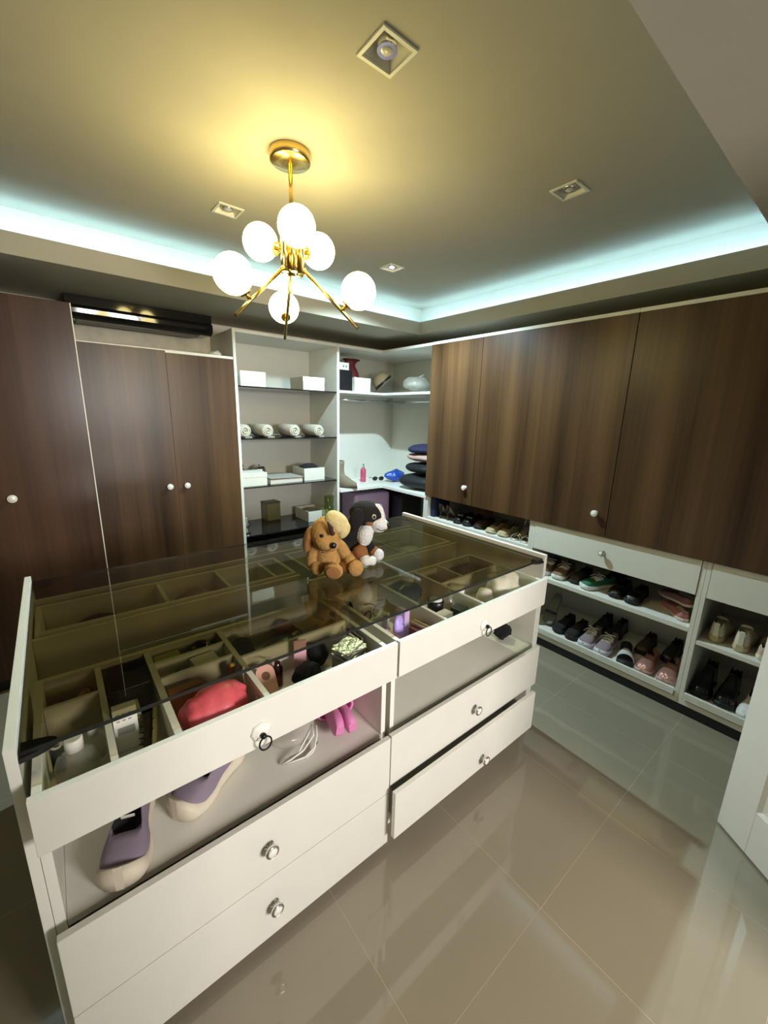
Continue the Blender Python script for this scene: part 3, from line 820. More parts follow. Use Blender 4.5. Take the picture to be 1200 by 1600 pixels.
# clear bottles
def clear_bottle(label, x, y, r, h, capr, caph):
    t = thing('plastic_bottle', label, 'bottle', (x, y, TZ), 0, 'clear bottles in the left tray')
    MB().lathe([(r * .9, 0), (r, .006), (r, h * .62), (r * .86, h * .78), (capr * .9, h * .9), (capr * .85, h)], 24).build('bottle_body', tinted_glass('clear_plastic', (.84, .83, .76), .06, .16) if 'clear_plastic' not in bpy.data.materials else bpy.data.materials['clear_plastic'], t)
    MB().lathe([(capr, h - .004), (capr, h + caph), (capr * .9, h + caph + .002)], 24).build('cap', whp, t)
    return t
clear_bottle('clear plastic bottle with a broad white cap in the front left tray corner', -.048, .990, .040, .098, .017, .022)
clear_bottle('small clear bottle squeezed in front of the broad-capped bottle', -.078, .912, .017, .05, .010, .010)
clear_bottle('clear bottle on the right of the broad-capped bottle, by the divider', -.013, 1.060, .021, .065, .011, .012)
t = thing('ring_clip', 'small white ring clip at the left wall of the tray', 'clip', (-.083, 1.065, TZ), 0)
MB().lathe([(.013, 0), (.013, .055)], 14).build('stand', cm('dark_grey_plastic', (.05, .05, .055), .5), t)
MB().tube([(.010 * math.cos(a), 0, .066 + .010 * math.sin(a)) for a in [k * PI / 8 for k in range(16)]], .003, 6, True).build('ring', whp, t)
blob('pouch', 'black pouch in the back left compartment under the glass', 'pouch', (-.068, 1.235, TZ), (.028, .045, .030), M['blackp'], .006)
blob('cloth', 'tan folded cloth beside the black pouch under the glass', 'cloth', (-.020, 1.235, TZ), (.022, .048, .034), cm('tan_cloth', (.42, .27, .15), .9), .006)
# white box with print, brush, black box
t = thing('medicine_box', 'white carton with tiny grey print standing in the second tray compartment', 'box', (.052, 1.045, TZ), -.05)
MB().box(-.025, .025, -.012, .012, 0, .118).build('carton', card, t, bevel=.001)
pr = MB()
for i in range(3):
    for j in range(3):
        pr.box(-.018 + j * .012, -.018 + j * .012 + .007, -.0126, -.0119, .085 + i * .009, .088 + i * .009)
pr.box(-.018, .018, -.0126, -.0119, .048, .068)
pr.build('print', print_, t)
t = thing('hair_brush', 'dark bristle brush with a long yellowish handle, lying in the second compartment', 'brush', (.104, 1.000, TZ + .020), 0, None, (.30, 0, -.22))
MB().tube([(0, -.07, .012), (0, .10, .012)], .0062, 8).build('handle', cm('yellow_plastic', (.72, .62, .28), .4), t)
br = MB(); br.tube([(-.016, -.06, .010), (-.016, .075, .010)], .009, 8)
for k in range(60):
    y = -.06 + .135 * k / 60; a = k * 2.4
    br.tube([(-.016, y, .010), (-.016 + .019 * math.cos(a), y, .012 + .011 * math.sin(a))], .0013, 4)
br.build('bristles', cm('dark_bristle', (.035, .022, .016), .7), t)
bxo('box', 'black box at the back of the second compartment under the glass', 'box', .030, .126, 1.15, 1.28, TZ, .872, M['blackp'])
bxo('box', 'pale green flat box behind the white carton', 'box', .032, .090, 1.085, 1.14, TZ, .84, cm('pale_green_card', (.40, .42, .28), .7))
# red pouch
red = cm('coral_red_nylon', (.60, .085, .105), .5, bump=.5, bscale=40)
b = MB(); rings = []
for k in range(15):
    u = k / 14; w_ = .046 * math.sin(PI * min(1, (.12 + u * .88))) ** .5 + .012; hh = .042 * math.sin(PI * (.1 + u * .82)) ** .6 + .008
    rings.append([(-.079 + u * .158, w_ * math.cos(a), .062 + 1.3 * hh * math.sin(a)) for a in [j * PI / 12 for j in range(24)]])
b.loft(rings).jitter(.009, 24, 3).jitter(.007, 48, 5); zm = min(p.z for p in b.v); b.move((0, 0, -zm))
o = b.build('pouch', red); place(o, (.2455, .966, TZ), .10); tag(o, 'coral red nylon pouch bulging out of the front of the tray', 'pouch')
o = MB().lathe([(.014, 0), (.016, .004), (.016, .055), (.010, .062), (.010, .070), (.013, .072), (.013, .098), (.002, .102)], 8, smooth=False).build('perfume_bottle', [M['brass']])
place(o, (.322, 1.085, TZ)); tag(o, 'small bottle with a faceted gold cap beside the coral red pouch', 'perfume')
blob('necklace', 'tangled gold and crystal necklace in the front corner of the tray', 'jewellery', (.331, .924, TZ), (.007, .014, .038), cm('gold_crystal', (.5, .43, .26), .25, .7), .008, 60, 4, j2=.006)
bxo('box', 'orange-brown narrow box behind the coral red pouch', 'box', .155, .235, 1.060, 1.085, TZ, .870, cm('orange_brown_card', (.33, .13, .05), .5))
bxo('box', 'small grey-white box under the glass behind the coral red pouch', 'box', .24, .31, 1.145, 1.205, TZ, .868, card, .1)
bxo('box', 'yellow-green box under the glass in the third compartment', 'box', .155, .225, 1.235, 1.29, TZ, .862, cm('yellow_green_card', (.36, .38, .14), .6))
t = thing('clutch_bag', 'black clutch bag with glittering crystal chain under the glass', 'bag', (.290, 1.262, TZ))
MB().ell((0, 0, .047), (.045, .026, .045)).jitter(.006, 25).move((0, 0, .004)).build('bag_body', M['blackp'], t)
k = MB()
random.seed(3)
for i in range(26):
    a = i * .35; k.ell((-.030 + .060 * (i / 26), -.018 + .010 * math.sin(a * 2), .088 + .007 * math.cos(a)), (.0028, .0028, .0028), nu=6, nv=4)
k.build('crystal_chain', M['chrome'], t)
# fourth compartment
t = thing('compact', 'round-ended pink compact with a brown dot at the front of the tray', 'compact', (.400, 1.020, TZ + .026), 0, None, (math.radians(38), 0, -.15))
rose = cm('rose_plastic', (.62, .33, .26), .45)
MB().prism([(.027 * math.cos(a), .030 + .027 * math.sin(a)) for a in [k * PI / 10 for k in range(11)]] + [(-.027, -.03), (.027, -.03)], .02, .036).build('case', rose, t)
MB().cyl((0, .022, .0362), (0, .022, .0372), .012, None, 20).build('dot', cm('brown_dot', (.14, .07, .03), .5), t)
o = MB().lathe([(.014, 0), (.016, .004), (.016, .06), (.009, .068), (.009, .08), (.0005, .082)], 16).build('glass_bottle', tinted_glass('amber_glass', (.35, .15, .08), .03))
place(o, (.448, 1.045, TZ + .001)); tag(o, 'small amber glass bottle beside the pink compact', 'bottle')
blob('scrunchie', 'black velvet scrunchie in the front tray beside the foil sachets', 'scrunchie', (.515, .985, TZ), (.046, .036, .036), M['black_cloth'] if 'black_cloth' in M else M['blackp'], .010, 30, 3, j2=.006)
blob('hair_tie', 'dark brown hair accessory lying against the tray front', 'hair tie', (.415, .925, TZ), (.036, .020, .022), cm('dark_brown_shell', (.08, .03, .02), .25), .008, 40, 6)
bxo('card', 'pink card standing up behind the black velvet scrunchie', 'card', .515, .555, 1.062, 1.066, TZ, .892, cm('pink_card', (.72, .42, .46), .6), -.3)
blob('pouch', 'black drawstring pouch behind the foil sachets, at the glass edge', 'pouch', (.595, 1.055, TZ), (.034, .030, .042), M['black_cloth'], .008, 25, 9)
foil = cm('foil_sachet', (.42, .42, .34), .3, .6, bump=1., bscale=60)
for i, (dx, dy, a) in enumerate([(.0, .0, .1), (.006, .004, .35), (-.004, .002, .2), (.010, .0, .5), (.0, -.002, .28), (.004, .004, -.1), (-.004, .004, .38)]):
    o = MB().box(-.045, .045, -.032, .032, -.0022, .0022).build('sachet', foil, None, bevel=.001)
    place(o, (.652 + dx, .955 + dy, TZ + .072 + i * .0053), 0, (.02, -.02, a))
    tag(o, ['lowest silver-green foil sachet of the stack, on the grey carton', 'second lowest silver-green foil sachet of the stack', 'third lowest silver-green foil sachet of the stack',
            'middle silver-green foil sachet of the stack', 'third silver-green foil sachet from the top of the stack', 'second silver-green foil sachet from the top of the stack',
            'topmost crumpled silver-green foil sachet of the stack in the left tray'][i], 'sachet', 'foil sachets in the tray')
bxo('box', 'grey carton under the stack of foil sachets', 'box', .605, .700, .925, .985, TZ, .846, cm('grey_card', (.25, .25, .22), .7), .06)
for i in range(2):
    o = bxo('notebook', ['tan notebook leaning in the right corner of the left tray', 'dark-edged notebook leaning beside the tan one'][i], 'notebook', .715 + .0 * i, .722, .95 + i * .03, 1.04 + i * .03, TZ, .868 + i * .004, [cm('tan_paper', (.55, .47, .31), .8), cm('dark_paper', (.10, .09, .08), .8)][i], 0)
    o.location.x = .709 + i * .013
bxo('box', 'flat cream box under the glass at the back of the fourth compartment', 'box', .60, .69, 1.19, 1.26, TZ, .845, cm('cream_card', (.50, .44, .30), .7), .2)
t = thing('watch_case', 'dark watch case with gold band under the glass in the fourth compartment', 'case', (.520, 1.178, TZ), .1)
MB().ell((0, 0, .036), (.07, .045, .034), nu=24, nv=14).move((0, 0, .0)).build('case', M['blackp'], t)
MB().cyl((.03, -.02, .068), (.062, -.012, .066), .013, None, 18).build('gold_band', M['brass'], t)
blob('cloth', 'dusky red folded scarf at the back of the fourth compartment', 'scarf', (.57, 1.255, TZ), (.034, .030, .042), cm('dusky_red_cloth', (.22, .07, .06), .9), .006)
# right tray
lil = cm('lilac_plastic', (.42, .30, .74), .4); lil2 = cm('lilac_card', (.52, .36, .60), .6)
t = thing('cream_tube', 'lilac cosmetic tube standing at the left front of the right tray', 'tube', (.868, .958, TZ), .2, None, (-.12, .08, .2))
MB().loft([[(w_ * math.cos(a), d_ * math.sin(a), z) for a in [k * PI / 12 for k in range(24)]] for w_, d_, z in ((.020, .017, .004), (.023, .018, .03), (.025, .017, .08), (.024, .012, .112), (.017, .009, .128), (.004, .004, .132))]).build('tube_body', lil, t)
MB().tube([(.008, -.019, .085), (.012, -.017, .098), (.004, -.016, .104)], .0012, 5).build('emblem', cm('dark_violet', (.10, .06, .22), .5), t)
bxo('box', 'lilac carton standing behind the lilac tube', 'box', .905, .940, .985, 1.03, TZ, .905, lil2, .3)
bxo('box', 'low dusty pink box at the left wall of the right tray', 'box', .815, .850, .925, 1.0, TZ, .856, cm('dusty_pink_card', (.56, .33, .36), .6), .05)
bxo('box', 'pale beige carton behind the dusty pink box', 'box', .85, .895, 1.045, 1.085, TZ, .880, card, .2)
for i in range(2):
    o = MB().tube([(0, -.06, .0), (0, .06, .0)], .006, 8).build('lip_pencil', cm('beige_plastic', (.62, .48, .34), .4))
    place(o, (.985 + i * .018, .955, TZ + .055), 0, (.05, 0, .22)); tag(o, ['beige cosmetic pencil lying beside the lilac carton', 'beige cosmetic pencil next to the tray divider'][i], 'pencil')
bxo('box', 'shallow dark pink box carrying the two beige pencils', 'box', .955, 1.025, .90, 1.01, TZ, .826, cm('dark_pink_card', (.30, .12, .13), .7))
t = thing('sunglasses', 'blue-grey tinted glasses under the glass in the right tray', 'glasses', (.925, 1.19, TZ), .3)
for sx in (-1, 1):
    MB().tube([(sx * .034 + .027 * math.cos(a), .0, .034 + .020 * math.sin(a)) for a in [k * PI / 10 for k in range(20)]], .003, 6, True).build('rim', cm('blue_grey_plastic', (.16, .24, .28), .3), t)
    MB().tube([(sx * .061, .0, .034), (sx * .063, .06, .034), (sx * .060, .085, .02)], .0025, 6).build('temple_arm', cm('blue_grey_plastic', (.16, .24, .28), .3), t)
blob('cloth', 'black crumpled cloth beside the blue-grey glasses', 'cloth', (.852, 1.262, TZ), (.026, .022, .036), M['black_cloth'], .008)
# black jar etc.
t = thing('cream_jar', 'round black jar with a white lid top in the right tray', 'jar', (1.108, 1.015, TZ))
MB().lathe([(.030, 0), (.032, .004), (.032, .088), (.033, .090), (.033, .108), (.027, .110)], 28).build('jar_body', M['blackp'], t)
MB().lathe([(.026, .1101), (.026, .1115), (.001, .112)], 24).build('lid_disc', whp, t)
bxo('box', 'white and grey carton in front of the black jar', 'box', 1.066, 1.118, .93, .972, TZ, .866, card, .1)
t = thing('perfume_box', 'dark grey-green cube perfume box at the tray front', 'box', (1.172, .945, TZ), .15)
MB().box(-.026, .026, -.026, .026, 0, .088).build('carton', cm('grey_green_card', (.045, .055, .04), .35), t, bevel=.002)
MB().box(-.018, .018, -.0268, -.0262, .02, .06).build('label_plate', cm('dull_silver', (.28, .29, .24), .4), t)
o = MB().lathe([(.018, 0), (.020, .004), (.020, .07), (.009, .082), (.009, .098), (.012, .100), (.012, .118)], 20).build('glass_bottle', bpy.data.materials['clear_plastic'])
place(o, (1.205, 1.025, TZ)); tag(o, 'clear glass bottle standing between black jar and cream bag', 'bottle')
o = MB().lathe([(.030, 0), (.032, .004), (.032, .06), (.034, .062), (.034, .092), (.030, .096), (.001, .097)], 24).build('cosmetic_jar', whp)
place(o, (1.305, 1.075, TZ)); tag(o, 'white-lidded cosmetic jar behind the divider of the right tray', 'jar')
t = thing('handbag', 'flat black handbag with a silver emblem under the glass', 'bag', (1.145, 1.225, TZ), .05)
MB().ell((0, 0, .048), (.085, .055, .046), nu=28, nv=16).jitter(.004, 25).build('bag_body', M['blackp'], t)
MB().tube([(.020 * math.cos(a), -.012 + .014 * math.sin(a), .0945) for a in [k * PI / 8 for k in range(16)]], .0028, 6, True).tube([(.006 * math.cos(a), -.012 + .010 * math.sin(a), .0950) for a in [k * PI / 6 for k in range(12)]], .002, 6, True).build('emblem', M['chrome'], t)
# cream cloth bag
cream = cm('cream_canvas', (.62, .58, .46), .9, bump=.4, bscale=60)
t = thing('cloth_bag', 'crumpled cream canvas bag with black printing at the right front of the tray', 'bag', (1.520, .990, TZ), .1)
MB().ell((0, 0, .072), (.096, .078, .062), nu=40, nv=26).jitter(.020, 17, 4).jitter(.005, 60, 2).move((0, 0, .002)).build('bag_body', cream, t)
for i, (a_, b_) in enumerate(((-.03, 0), (-.015, 0), (0, 0), (.015, 0))):
    MB().tube([(a_ * .8 - .02, .012, .121), (a_ * .8 - .012, .022, .121), (a_ * .8 - .010, .010, .121)], .0016, 5).build('lettering', M['blackp'], t)
o = MB().lathe([(.001, 0), (.028, .006), (.036, .03), (.036, .06), (.028, .088), (.001, .096)], 24).build('ball', cream); place(o, (1.388, .985, TZ)); tag(o, 'cream rounded cosmetic ball beside the canvas bag', 'ball')
blob('hair_tie', 'dark brown tortoise clips in front of the cream ball', 'hair clip', (1.335, .925, TZ), (.045, .020, .020), cm('dark_brown_shell', (.08, .03, .02), .25), .008, 40, 2)
bxo('case', 'dark brown leather case under the glass in the back right compartment', 'case', 1.425, 1.645, 1.145, 1.285, TZ, .846, cm('dark_brown_leather', (.050, .026, .014), .5), 0, None, .006)
blob('hat', 'olive felt cap under the glass behind the cream bag', 'cap', (1.335, 1.215, TZ), (.05, .05, .040), cm('dark_brown_felt', (.06, .035, .02), .9), .005)
# things in the rear trays
blob('pouch', 'dark cloth bundle in the rear tray at the left', 'cloth', (.04, 1.73, TZ), (.09, .06, .028), M['black_cloth'], .01)
blob('pouch', 'brown leather pouch in the rear tray, second compartment', 'pouch', (.385, 1.73, TZ), (.085, .06, .036), cm('brown_leather', (.15, .06, .025), .5), .008)
bxo('picture_frame', 'empty pale frame lying in the rear tray near the black and white plush', 'frame', 1.45, 1.60, 1.60, 1.78, TZ, .80, cm('cream_card', (.50, .44, .30), .7), 0)
bxo('box', 'pale green tissue box in the rear tray behind the plush dogs', 'box', 1.17, 1.30, 1.72, 1.83, TZ, .86, cm('yellow_green_card', (.36, .38, .14), .6), .1)

# ================================================================== DISPLAY SHELVES
def carton(label, x0, x1, y0, y1, z, h, lid=True, rz=0.):
    t = thing('storage_box', label, 'box', ((x0 + x1) / 2, (y0 + y1) / 2, z), rz, None)
    a, b = (x1 - x0) / 2, (y1 - y0) / 2
    if lid:
        MB().box(-a + .002, a - .002, -b + .002, b - .002, 0, h * .66).build('carton', card, t, bevel=.001)
        MB().box(-a, a, -b, b, h * .66, h).build('lid', card, t, bevel=.0015)
    else:
        k = MB(); w_ = .004
        k.box(-a, a, -b, b, 0, .004).box(-a, a, -b, -b + w_, .004, h).box(-a, a, b - w_, b, .004, h).box(-a, -a + w_, -b + w_, b - w_, .004, h).box(a - w_, a, -b + w_, b - w_, .004, h)
        k.build('carton', card, t)
    return t
carton('white lidded box at the left on the top glass shelf', 1.180, 1.385, 3.225, 3.45, 1.789, .112)
carton('white lidded box at the right on the top glass shelf', 1.715, 1.925, 3.225, 3.47, 1.789, .108)
tw = cm('beige_towel', (.46, .41, .33), .95, bump=.8, bscale=220)
def towel(label, x, y, rz):
    t = thing('rolled_towel', label, 'towel', (x, y, 1.390), rz, 'rolled towels on the second glass shelf')
    R_ = .052
    k = MB(); k.lathe([(R_ * .2, .0), (R_ * .9, -.004), (R_, .006), (R_, .20), (R_ * .9, .205), (R_ * .3, .2)], 24, (0, .10, R_ + .001), (0, -1, 0)); k.jitter(.002, 40)
    k.build('roll', tw, t)
    sp = [( (.006 + .038 * u) * math.cos(u * 13), -.1075, R_ + .001 + (.006 + .038 * u) * math.sin(u * 13)) for u in [i / 40 for i in range(41)]]
    MB().tube(sp, .0038, 6).build('spiral_edge', cm('pale_towel', (.60, .56, .47), .95), t)
    MB().box(.0, .058, -.105, .09, .001, .007).build('loose_end', tw, t)
    return t
tw0 = towel('rolled beige towel at the left end, half hidden by the frame of the display unit', 1.213, 3.40, .10)
for x, lb in ((1.405, 'rolled beige towel, second from the left on the glass shelf'), (1.655, 'rolled grey-beige towel in the middle of the glass shelf'), (1.895, 'rolled grey-beige towel at the right end of the glass shelf')):
    clone(tw0, (x, 3.40, 1.390), .10, lb)
carton('white lidded box at the left on the third glass shelf', 1.160, 1.368, 3.235, 3.46, .996, .108)
t = thing('album', 'thick pale album with a loose cover in the middle of the third shelf', 'book', (1.545, 3.345, .996), .05)
MB().box(-.155, .155, -.10, .12, 0, .042).build('pages', cm('page_edge', (.60, .57, .50), .8), t, bevel=.002)
MB().obox((0, .01, .050), (.32, .24, .005), (.0, .02, 0)).build('cover', cm('grey_cover', (.36, .35, .31), .6), t)
b = carton('open white box with dark cloth showing, at the right of the third shelf', 1.735, 1.945, 3.275, 3.50, .996, .112, False)
blob('content', '', '', (0, .0, .075), (.088, .09, .032), M['black_cloth'], .006, parent=b)
t = thing('trinket_box', 'small ornate silver trinket box behind the pale album', 'box', (1.43, 3.56, .996), .1)
MB().lathe([(.055, 0), (.05, .02), (.056, .07), (.058, .08)], 8, smooth=False).build('dish', M['chrome'], t)
MB().lathe([(.060, .081), (.056, .10), (.045, .12), (.008, .128), (.001, .14)], 8, smooth=False).build('lid', M['chrome'], t)
t = thing('figurine', 'tiny dark pointed figurine behind the left white box', 'figurine', (1.28, 3.58, .996))
MB().lathe([(.035, 0), (.035, .01), (.012, .03), (.022, .08), (.010, .115), (.016, .13), (.002, .16)], 12).build('body', cm('dark_bronze', (.10, .08, .06), .4, .5), t)
t = thing('gift_box', 'upright olive-gold box on the fourth glass shelf', 'box', (1.560, 3.630, .586), .08)
MB().box(-.068, .068, -.055, .055, 0, .165).build('carton', cm('olive_gold', (.22, .20, .09), .35, .3), t, bevel=.002)
MB().box(-.071, .071, -.058, .058, .1655, .178).build('lid', cm('dark_olive', (.07, .065, .03), .4), t, bevel=.002)
b = carton('open white tray box on the fourth shelf behind the tan plush', 1.80, 2.02, 3.33, 3.60, .586, .10, False)
blob('content', '', '', (0, .03, .03), (.085, .09, .032), cm('grey_cloth', (.28, .27, .22), .9), .006, parent=b)
gj = tinted_glass('pale_green_glass', (.62, .68, .45), .12)
t = thing('glass_vase', 'tall pale green ribbed glass vase at the right of the fourth shelf', 'vase', (1.985, 3.265, .586))
MB().lathe([(.038, 0), (.046, .01), (.046, .06), (.036, .075), (.046, .09), (.046, .15), (.036, .165), (.044, .18), (.047, .25)], 20, caps=False).build('vase_body', gj, t)
MB().lathe([(.001, .0), (.038, .001)], 20, caps=False).build('vase_base', gj, t)
t = thing('figurine', 'small silver figurine at the left end of the fourth shelf', 'figurine', (1.20, 3.31, .586))
MB().lathe([(.03, 0), (.03, .012), (.01, .03), (.022, .06), (.03, .075), (.008, .10), (.018, .125), (.001, .145)], 12).build('body', M['chrome'], t)

# ================================================================== CORNER SHELVES
Z1 = 1.8035; Z2 = .8965
bxo('box', 'black box on the upper corner shelf beside the white post', 'box', 2.075, 2.225, 3.235, 3.42, Z1, 1.985, M['blackp'], 0)
t = thing('box', 'small white socketed box on top of the black box', 'box', (2.145, 3.32, 1.9855))
MB().box(-.06, .06, -.06, .06, 0, .065).build('carton', whp, t, bevel=.002)
for dx in (.0, .03): MB().box(dx - .008, dx + .008, -.0612, -.0602, .022, .042).build('mark', print_, t)
carton('white shoe box at the front of the upper corner shelf', 2.245, 2.430, 3.225, 3.40, Z1, .125)
mar = cm('maroon_fabric', (.17, .018, .022), .6)
t = thing('gift_bag', 'maroon waisted bag standing behind the white shoe box', 'bag', (2.395, 3.50, Z1))
MB().loft([[(w_ * math.cos(a) + ox, w_ * .6 * math.sin(a), z) for a in [k * PI / 10 for k in range(20)]] for w_, ox, z in ((.09, 0, 0), (.095, 0, .10), (.085, -.01, .19), (.055, -.015, .25), (.06, -.015, .27), (.085, 0, .31))]).jitter(.005, 30).move((0, 0, .006)).build('bag_body', mar, t)
MB().tube([(.088 * math.cos(a), .056 * math.sin(a), .312) for a in [k * PI / 10 for k in range(20)]], .007, 6, True).build('rim', cm('dark_maroon', (.05, .01, .012), .5), t)
MB().box(-.01, .012, -.060, -.057, .13, .15).build('tag_label', whp, t)
straw = cm('straw', (.36, .27, .15), .85, bump=.7, bscale=160)
t = thing('straw_hat', 'straw hat with a black band lying tilted on the upper corner shelf', 'hat', (2.72, 3.37, Z1 + .02), 0, None, (.0, math.radians(-42), math.radians(-35)))
t.location = (2.735, 3.40, Z1 + .105)
MB().lathe([(.100, .0), (.098, .03), (.088, .075), (.066, .105), (.03, .118), (.001, .12)], 32, caps=False).build('crown', straw, t)
MB().lathe([(.098, .0), (.125, -.004), (.122, -.008), (.098, -.004)], 40, caps=False).build('brim', straw, t)
MB().lathe([(.102, .001), (.1015, .026)], 32, caps=False).build('band', M['blackp'], t)
t = thing('plastic_bag', 'clear plastic bag stuffed with pale clothes on the upper corner shelf', 'bag', (2.835, 3.02, Z1))
MB().ell((0, 0, .078), (.135, .12, .07), nu=32, nv=20).jitter(.018, 14, 6).jitter(.006, 60, 2).move((0, 0, .018)).build('bag_film', clear, t)
MB().ell((0, 0, .062), (.10, .09, .045), nu=24, nv=14).jitter(.014, 18, 7).move((0, 0, .012)).build('clothes', cm('grey_white_cloth', (.45, .44, .40), .9), t)
MB().tube([(-.02, -.05, .15), (.03, -.06, .175), (.08, -.03, .165), (.10, .02, .14)], .010, 8).build('handle', clear, t)
# counter
sue = cm('taupe_suede', (.23, .19, .13), .95, bump=.4, bscale=200)
def ankle_boot(label, x, y, rz):
    t = thing('ankle_boot', label, 'boot', (x, y, Z2 + .001), rz)
    rings = []
    for z, yc, ly_, lx_ in ((.012, -.03, .125, .042), (.05, -.028, .12, .045), (.085, .005, .085, .044), (.12, .04, .052, .042), (.17, .048, .050, .043), (.22, .05, .055, .047), (.255, .052, .058, .05)):
        rings.append([(lx_ * math.cos(a), yc + ly_ * math.sin(a), z) for a in [k * PI / 12 for k in range(24)]])
    MB().loft(rings).build('shaft', sue, t)
    MB().prism([(.044 * math.cos(a), -.03 + .128 * math.sin(a)) for a in [k * PI / 12 for k in range(24)]], 0, .0118).build('sole', cm('dark_sole', (.05, .04, .03), .7), t)
    MB().cyl((0, .052, .2552), (0, .052, .2556), .045, None, 20).build('opening', M['black_cloth'], t)
    return t
ankle_boot('taupe suede ankle boot standing on the counter against the white post', 2.170, 3.30, .45)
t = thing('spray_bottle', 'pink metal bottle with a grey nozzle on the corner counter', 'bottle', (2.535, 3.47, Z2))
MB().lathe([(.028, 0), (.030, .004), (.030, .12), (.024, .14), (.014, .148)], 24).build('bottle_body', cm('pink_metal', (.62, .10, .20), .25, .3), t)
MB().lathe([(.014, .148), (.014, .165), (.009, .168), (.009, .190), (.001, .192)], 16).build('nozzle', M['chrome'], t)
t = thing('sunglasses', 'black sunglasses lying beside the pink bottle', 'glasses', (2.70, 3.42, Z2), -.3)
for sx in (-1, 1):
    MB().ell((sx * .036, 0, .028), (.030, .004, .024), (.15, 0, 0), 18, 10).build('lens', M['gloss_black'], t)
    MB().tube([(sx * .066, 0, .034), (sx * .068, .07, .034), (sx * .064, .11, .012)], .0035, 6).build('temple_arm', M['blackp'], t)
MB().tube([(-.008, 0, .036), (.008, 0, .036)], .003, 6).build('bridge', M['blackp'], t)
blob('plastic_bag', 'crumpled bright blue plastic bag on the corner counter', 'bag', (2.845, 3.32, Z2), (.125, .085, .058), cm('blue_film', (.015, .07, .42), .3), .028, 14, 3, j2=.010)
def pillow(label, c_, sx, sy, th, m, rot):
    b = MB(); n = 32; rings = []
    def sp(v, e): return math.copysign(abs(v) ** e, v)
    for i in range(1, 16):
        ph = -PI / 2 + PI * i / 16; cr = math.cos(ph) ** .45
        rings.append([(sx * cr * sp(math.cos(a), .5), sy * cr * sp(math.sin(a), .5), th * sp(math.sin(ph), 1.0)) for a in [2 * PI * k / n for k in range(n)]])
    b.loft(rings).jitter(.008, 9, len(label))
    o = b.build('pillow', m); place(o, c_, 0, rot); return tag(o, label, 'cushion')
bs = cm('black_satin', (.009, .009, .012), .7)
pillow('big black cushion flat on the right end of the corner counter', (2.835, 2.83, Z2 + .078), .225, .22, .066, bs, (0, 0, .12))
pillow('second black cushion lying on the lowest black one', (2.85, 2.80, Z2 + .205), .20, .20, .050, bs, (.0, .02, -.15))
pillow('dusty pink cushion on top of the black cushions', (2.87, 2.81, Z2 + .303), .20, .20, .038, cm('dusty_pink_cloth', (.46, .31, .27), .9), (.02, .02, .2))
pillow('navy cushion on top of the pink cushion, tip showing past the walnut door', (2.86, 2.82, Z2 + .387), .19, .19, .036, cm('navy_cloth', (.016, .018, .06), .85), (.02, -.03, .5))
# suitcases below the counter
def suitcase(label, x, y, w_, dp, h, m, rz=0.):
    t = thing('suitcase', label, 'suitcase', (x, y, .001), rz)
    b = MB(); b.box(-w_ / 2, w_ / 2, -dp / 2, dp / 2, .05, h)
    b.build('shell', m, t, bevel=.03)
    for i in range(7):
        zz = .12 + i * (h - .2) / 6
        MB().box(-w_ * .42, w_ * .42, -dp / 2 - .005, -dp / 2 + .002, zz, zz + .035).build('rib', m, t, bevel=.003)
    for sx in (-1, 1):
        for sy in (-1, 1):
            MB().cyl((sx * w_ * .38 - .012, sy * dp * .36, .027), (sx * w_ * .38 + .012, sy * dp * .36, .027), .026, None, 16).build('wheel', M['blackp'], t)
    MB().tube([(-.07, 0, h - .002), (-.065, 0, h + .03), (.065, 0, h + .03), (.07, 0, h - .002)], .008, 8).build('carry_handle', M['blackp'], t)
    return t
suitcase('lilac hard-shell suitcase with ribs under the corner counter', 2.54, 3.42, .46, .26, .80, cm('lilac_shell', (.56, .42, .68), .35))
suitcase('black suitcase standing right of the lilac one under the counter', 2.93, 3.30, .28, .40, .78, M['blackp'])

# ================================================================== SHOES IN THE CABINETS
OUT = A(-1, 0); IN = A(1, 0)
blk = cm('black_leather', (.010, .009, .010), .35); blks = cm('black_rubber', (.012, .012, .012), .7)
SX = 2.712
def pair(proto, pos, labels, z):
    place(proto, (pos[0][0], pos[0][1], z), pos[0][2]); proto['label'] = labels[0]
    clone(proto, (pos[1][0], pos[1][1], z), pos[1][2], labels[1])
ZS1, ZS2, ZS3, ZS4 = .5168, .1128, .7088, .4608
# row on the middle shelf
q = shoe('sneaker', 'x', 'shoe', .245, .092, .026, .085, cm('brown_suede', (.22, .14, .09), .9), whs, None, cm('white_lace', (.75, .73, .68), .8), True)
pair(q, ((SX, 1.385, OUT), (SX, 1.275, OUT)), ('white-laced brown sneaker at the left end of the middle shelf', 'white-laced brown sneaker, second from the left on the middle shelf'), ZS1)
q = shoe('shoe', 'dark grey closed shoe between the brown pair and the green sneaker', 'shoe', .25, .09, .022, .075, cm('dark_grey_leather', (.03, .03, .032), .6), blks, None, None, False)
place(q, (SX + .03, 1.165, ZS1), OUT)
q = shoe('sneaker', 'green sneaker with a white sole on the middle shelf', 'shoe', .245, .092, .028, .085, cm('green_canvas', (.02, .14, .065), .85), whs, None, cm('white_lace', (.75, .73, .68), .8), True)
place(q, (SX - .015, 1.035, ZS1), A(-.85, .5))
q = shoe('shoe', 'x', 'shoe', .25, .09, .022, .07, blk, blks, None, None, False, .5)
pair(q, ((SX + .02, .905, OUT), (SX + .01, .805, OUT)), ('black leather shoe right of the green sneaker', 'black leather shoe next to the pink flats'), ZS1)
mp = cm('mauve_pink_leather', (.34, .13, .13), .55); bei = cm('beige_leather', (.55, .42, .33), .6)
q = shoe('flat_shoe', 'mauve pink flat shoe lowest at the right end of the middle shelf', 'shoe', .235, .086, .014, .055, mp, bei, bei, None, False, .66, toe=.042)
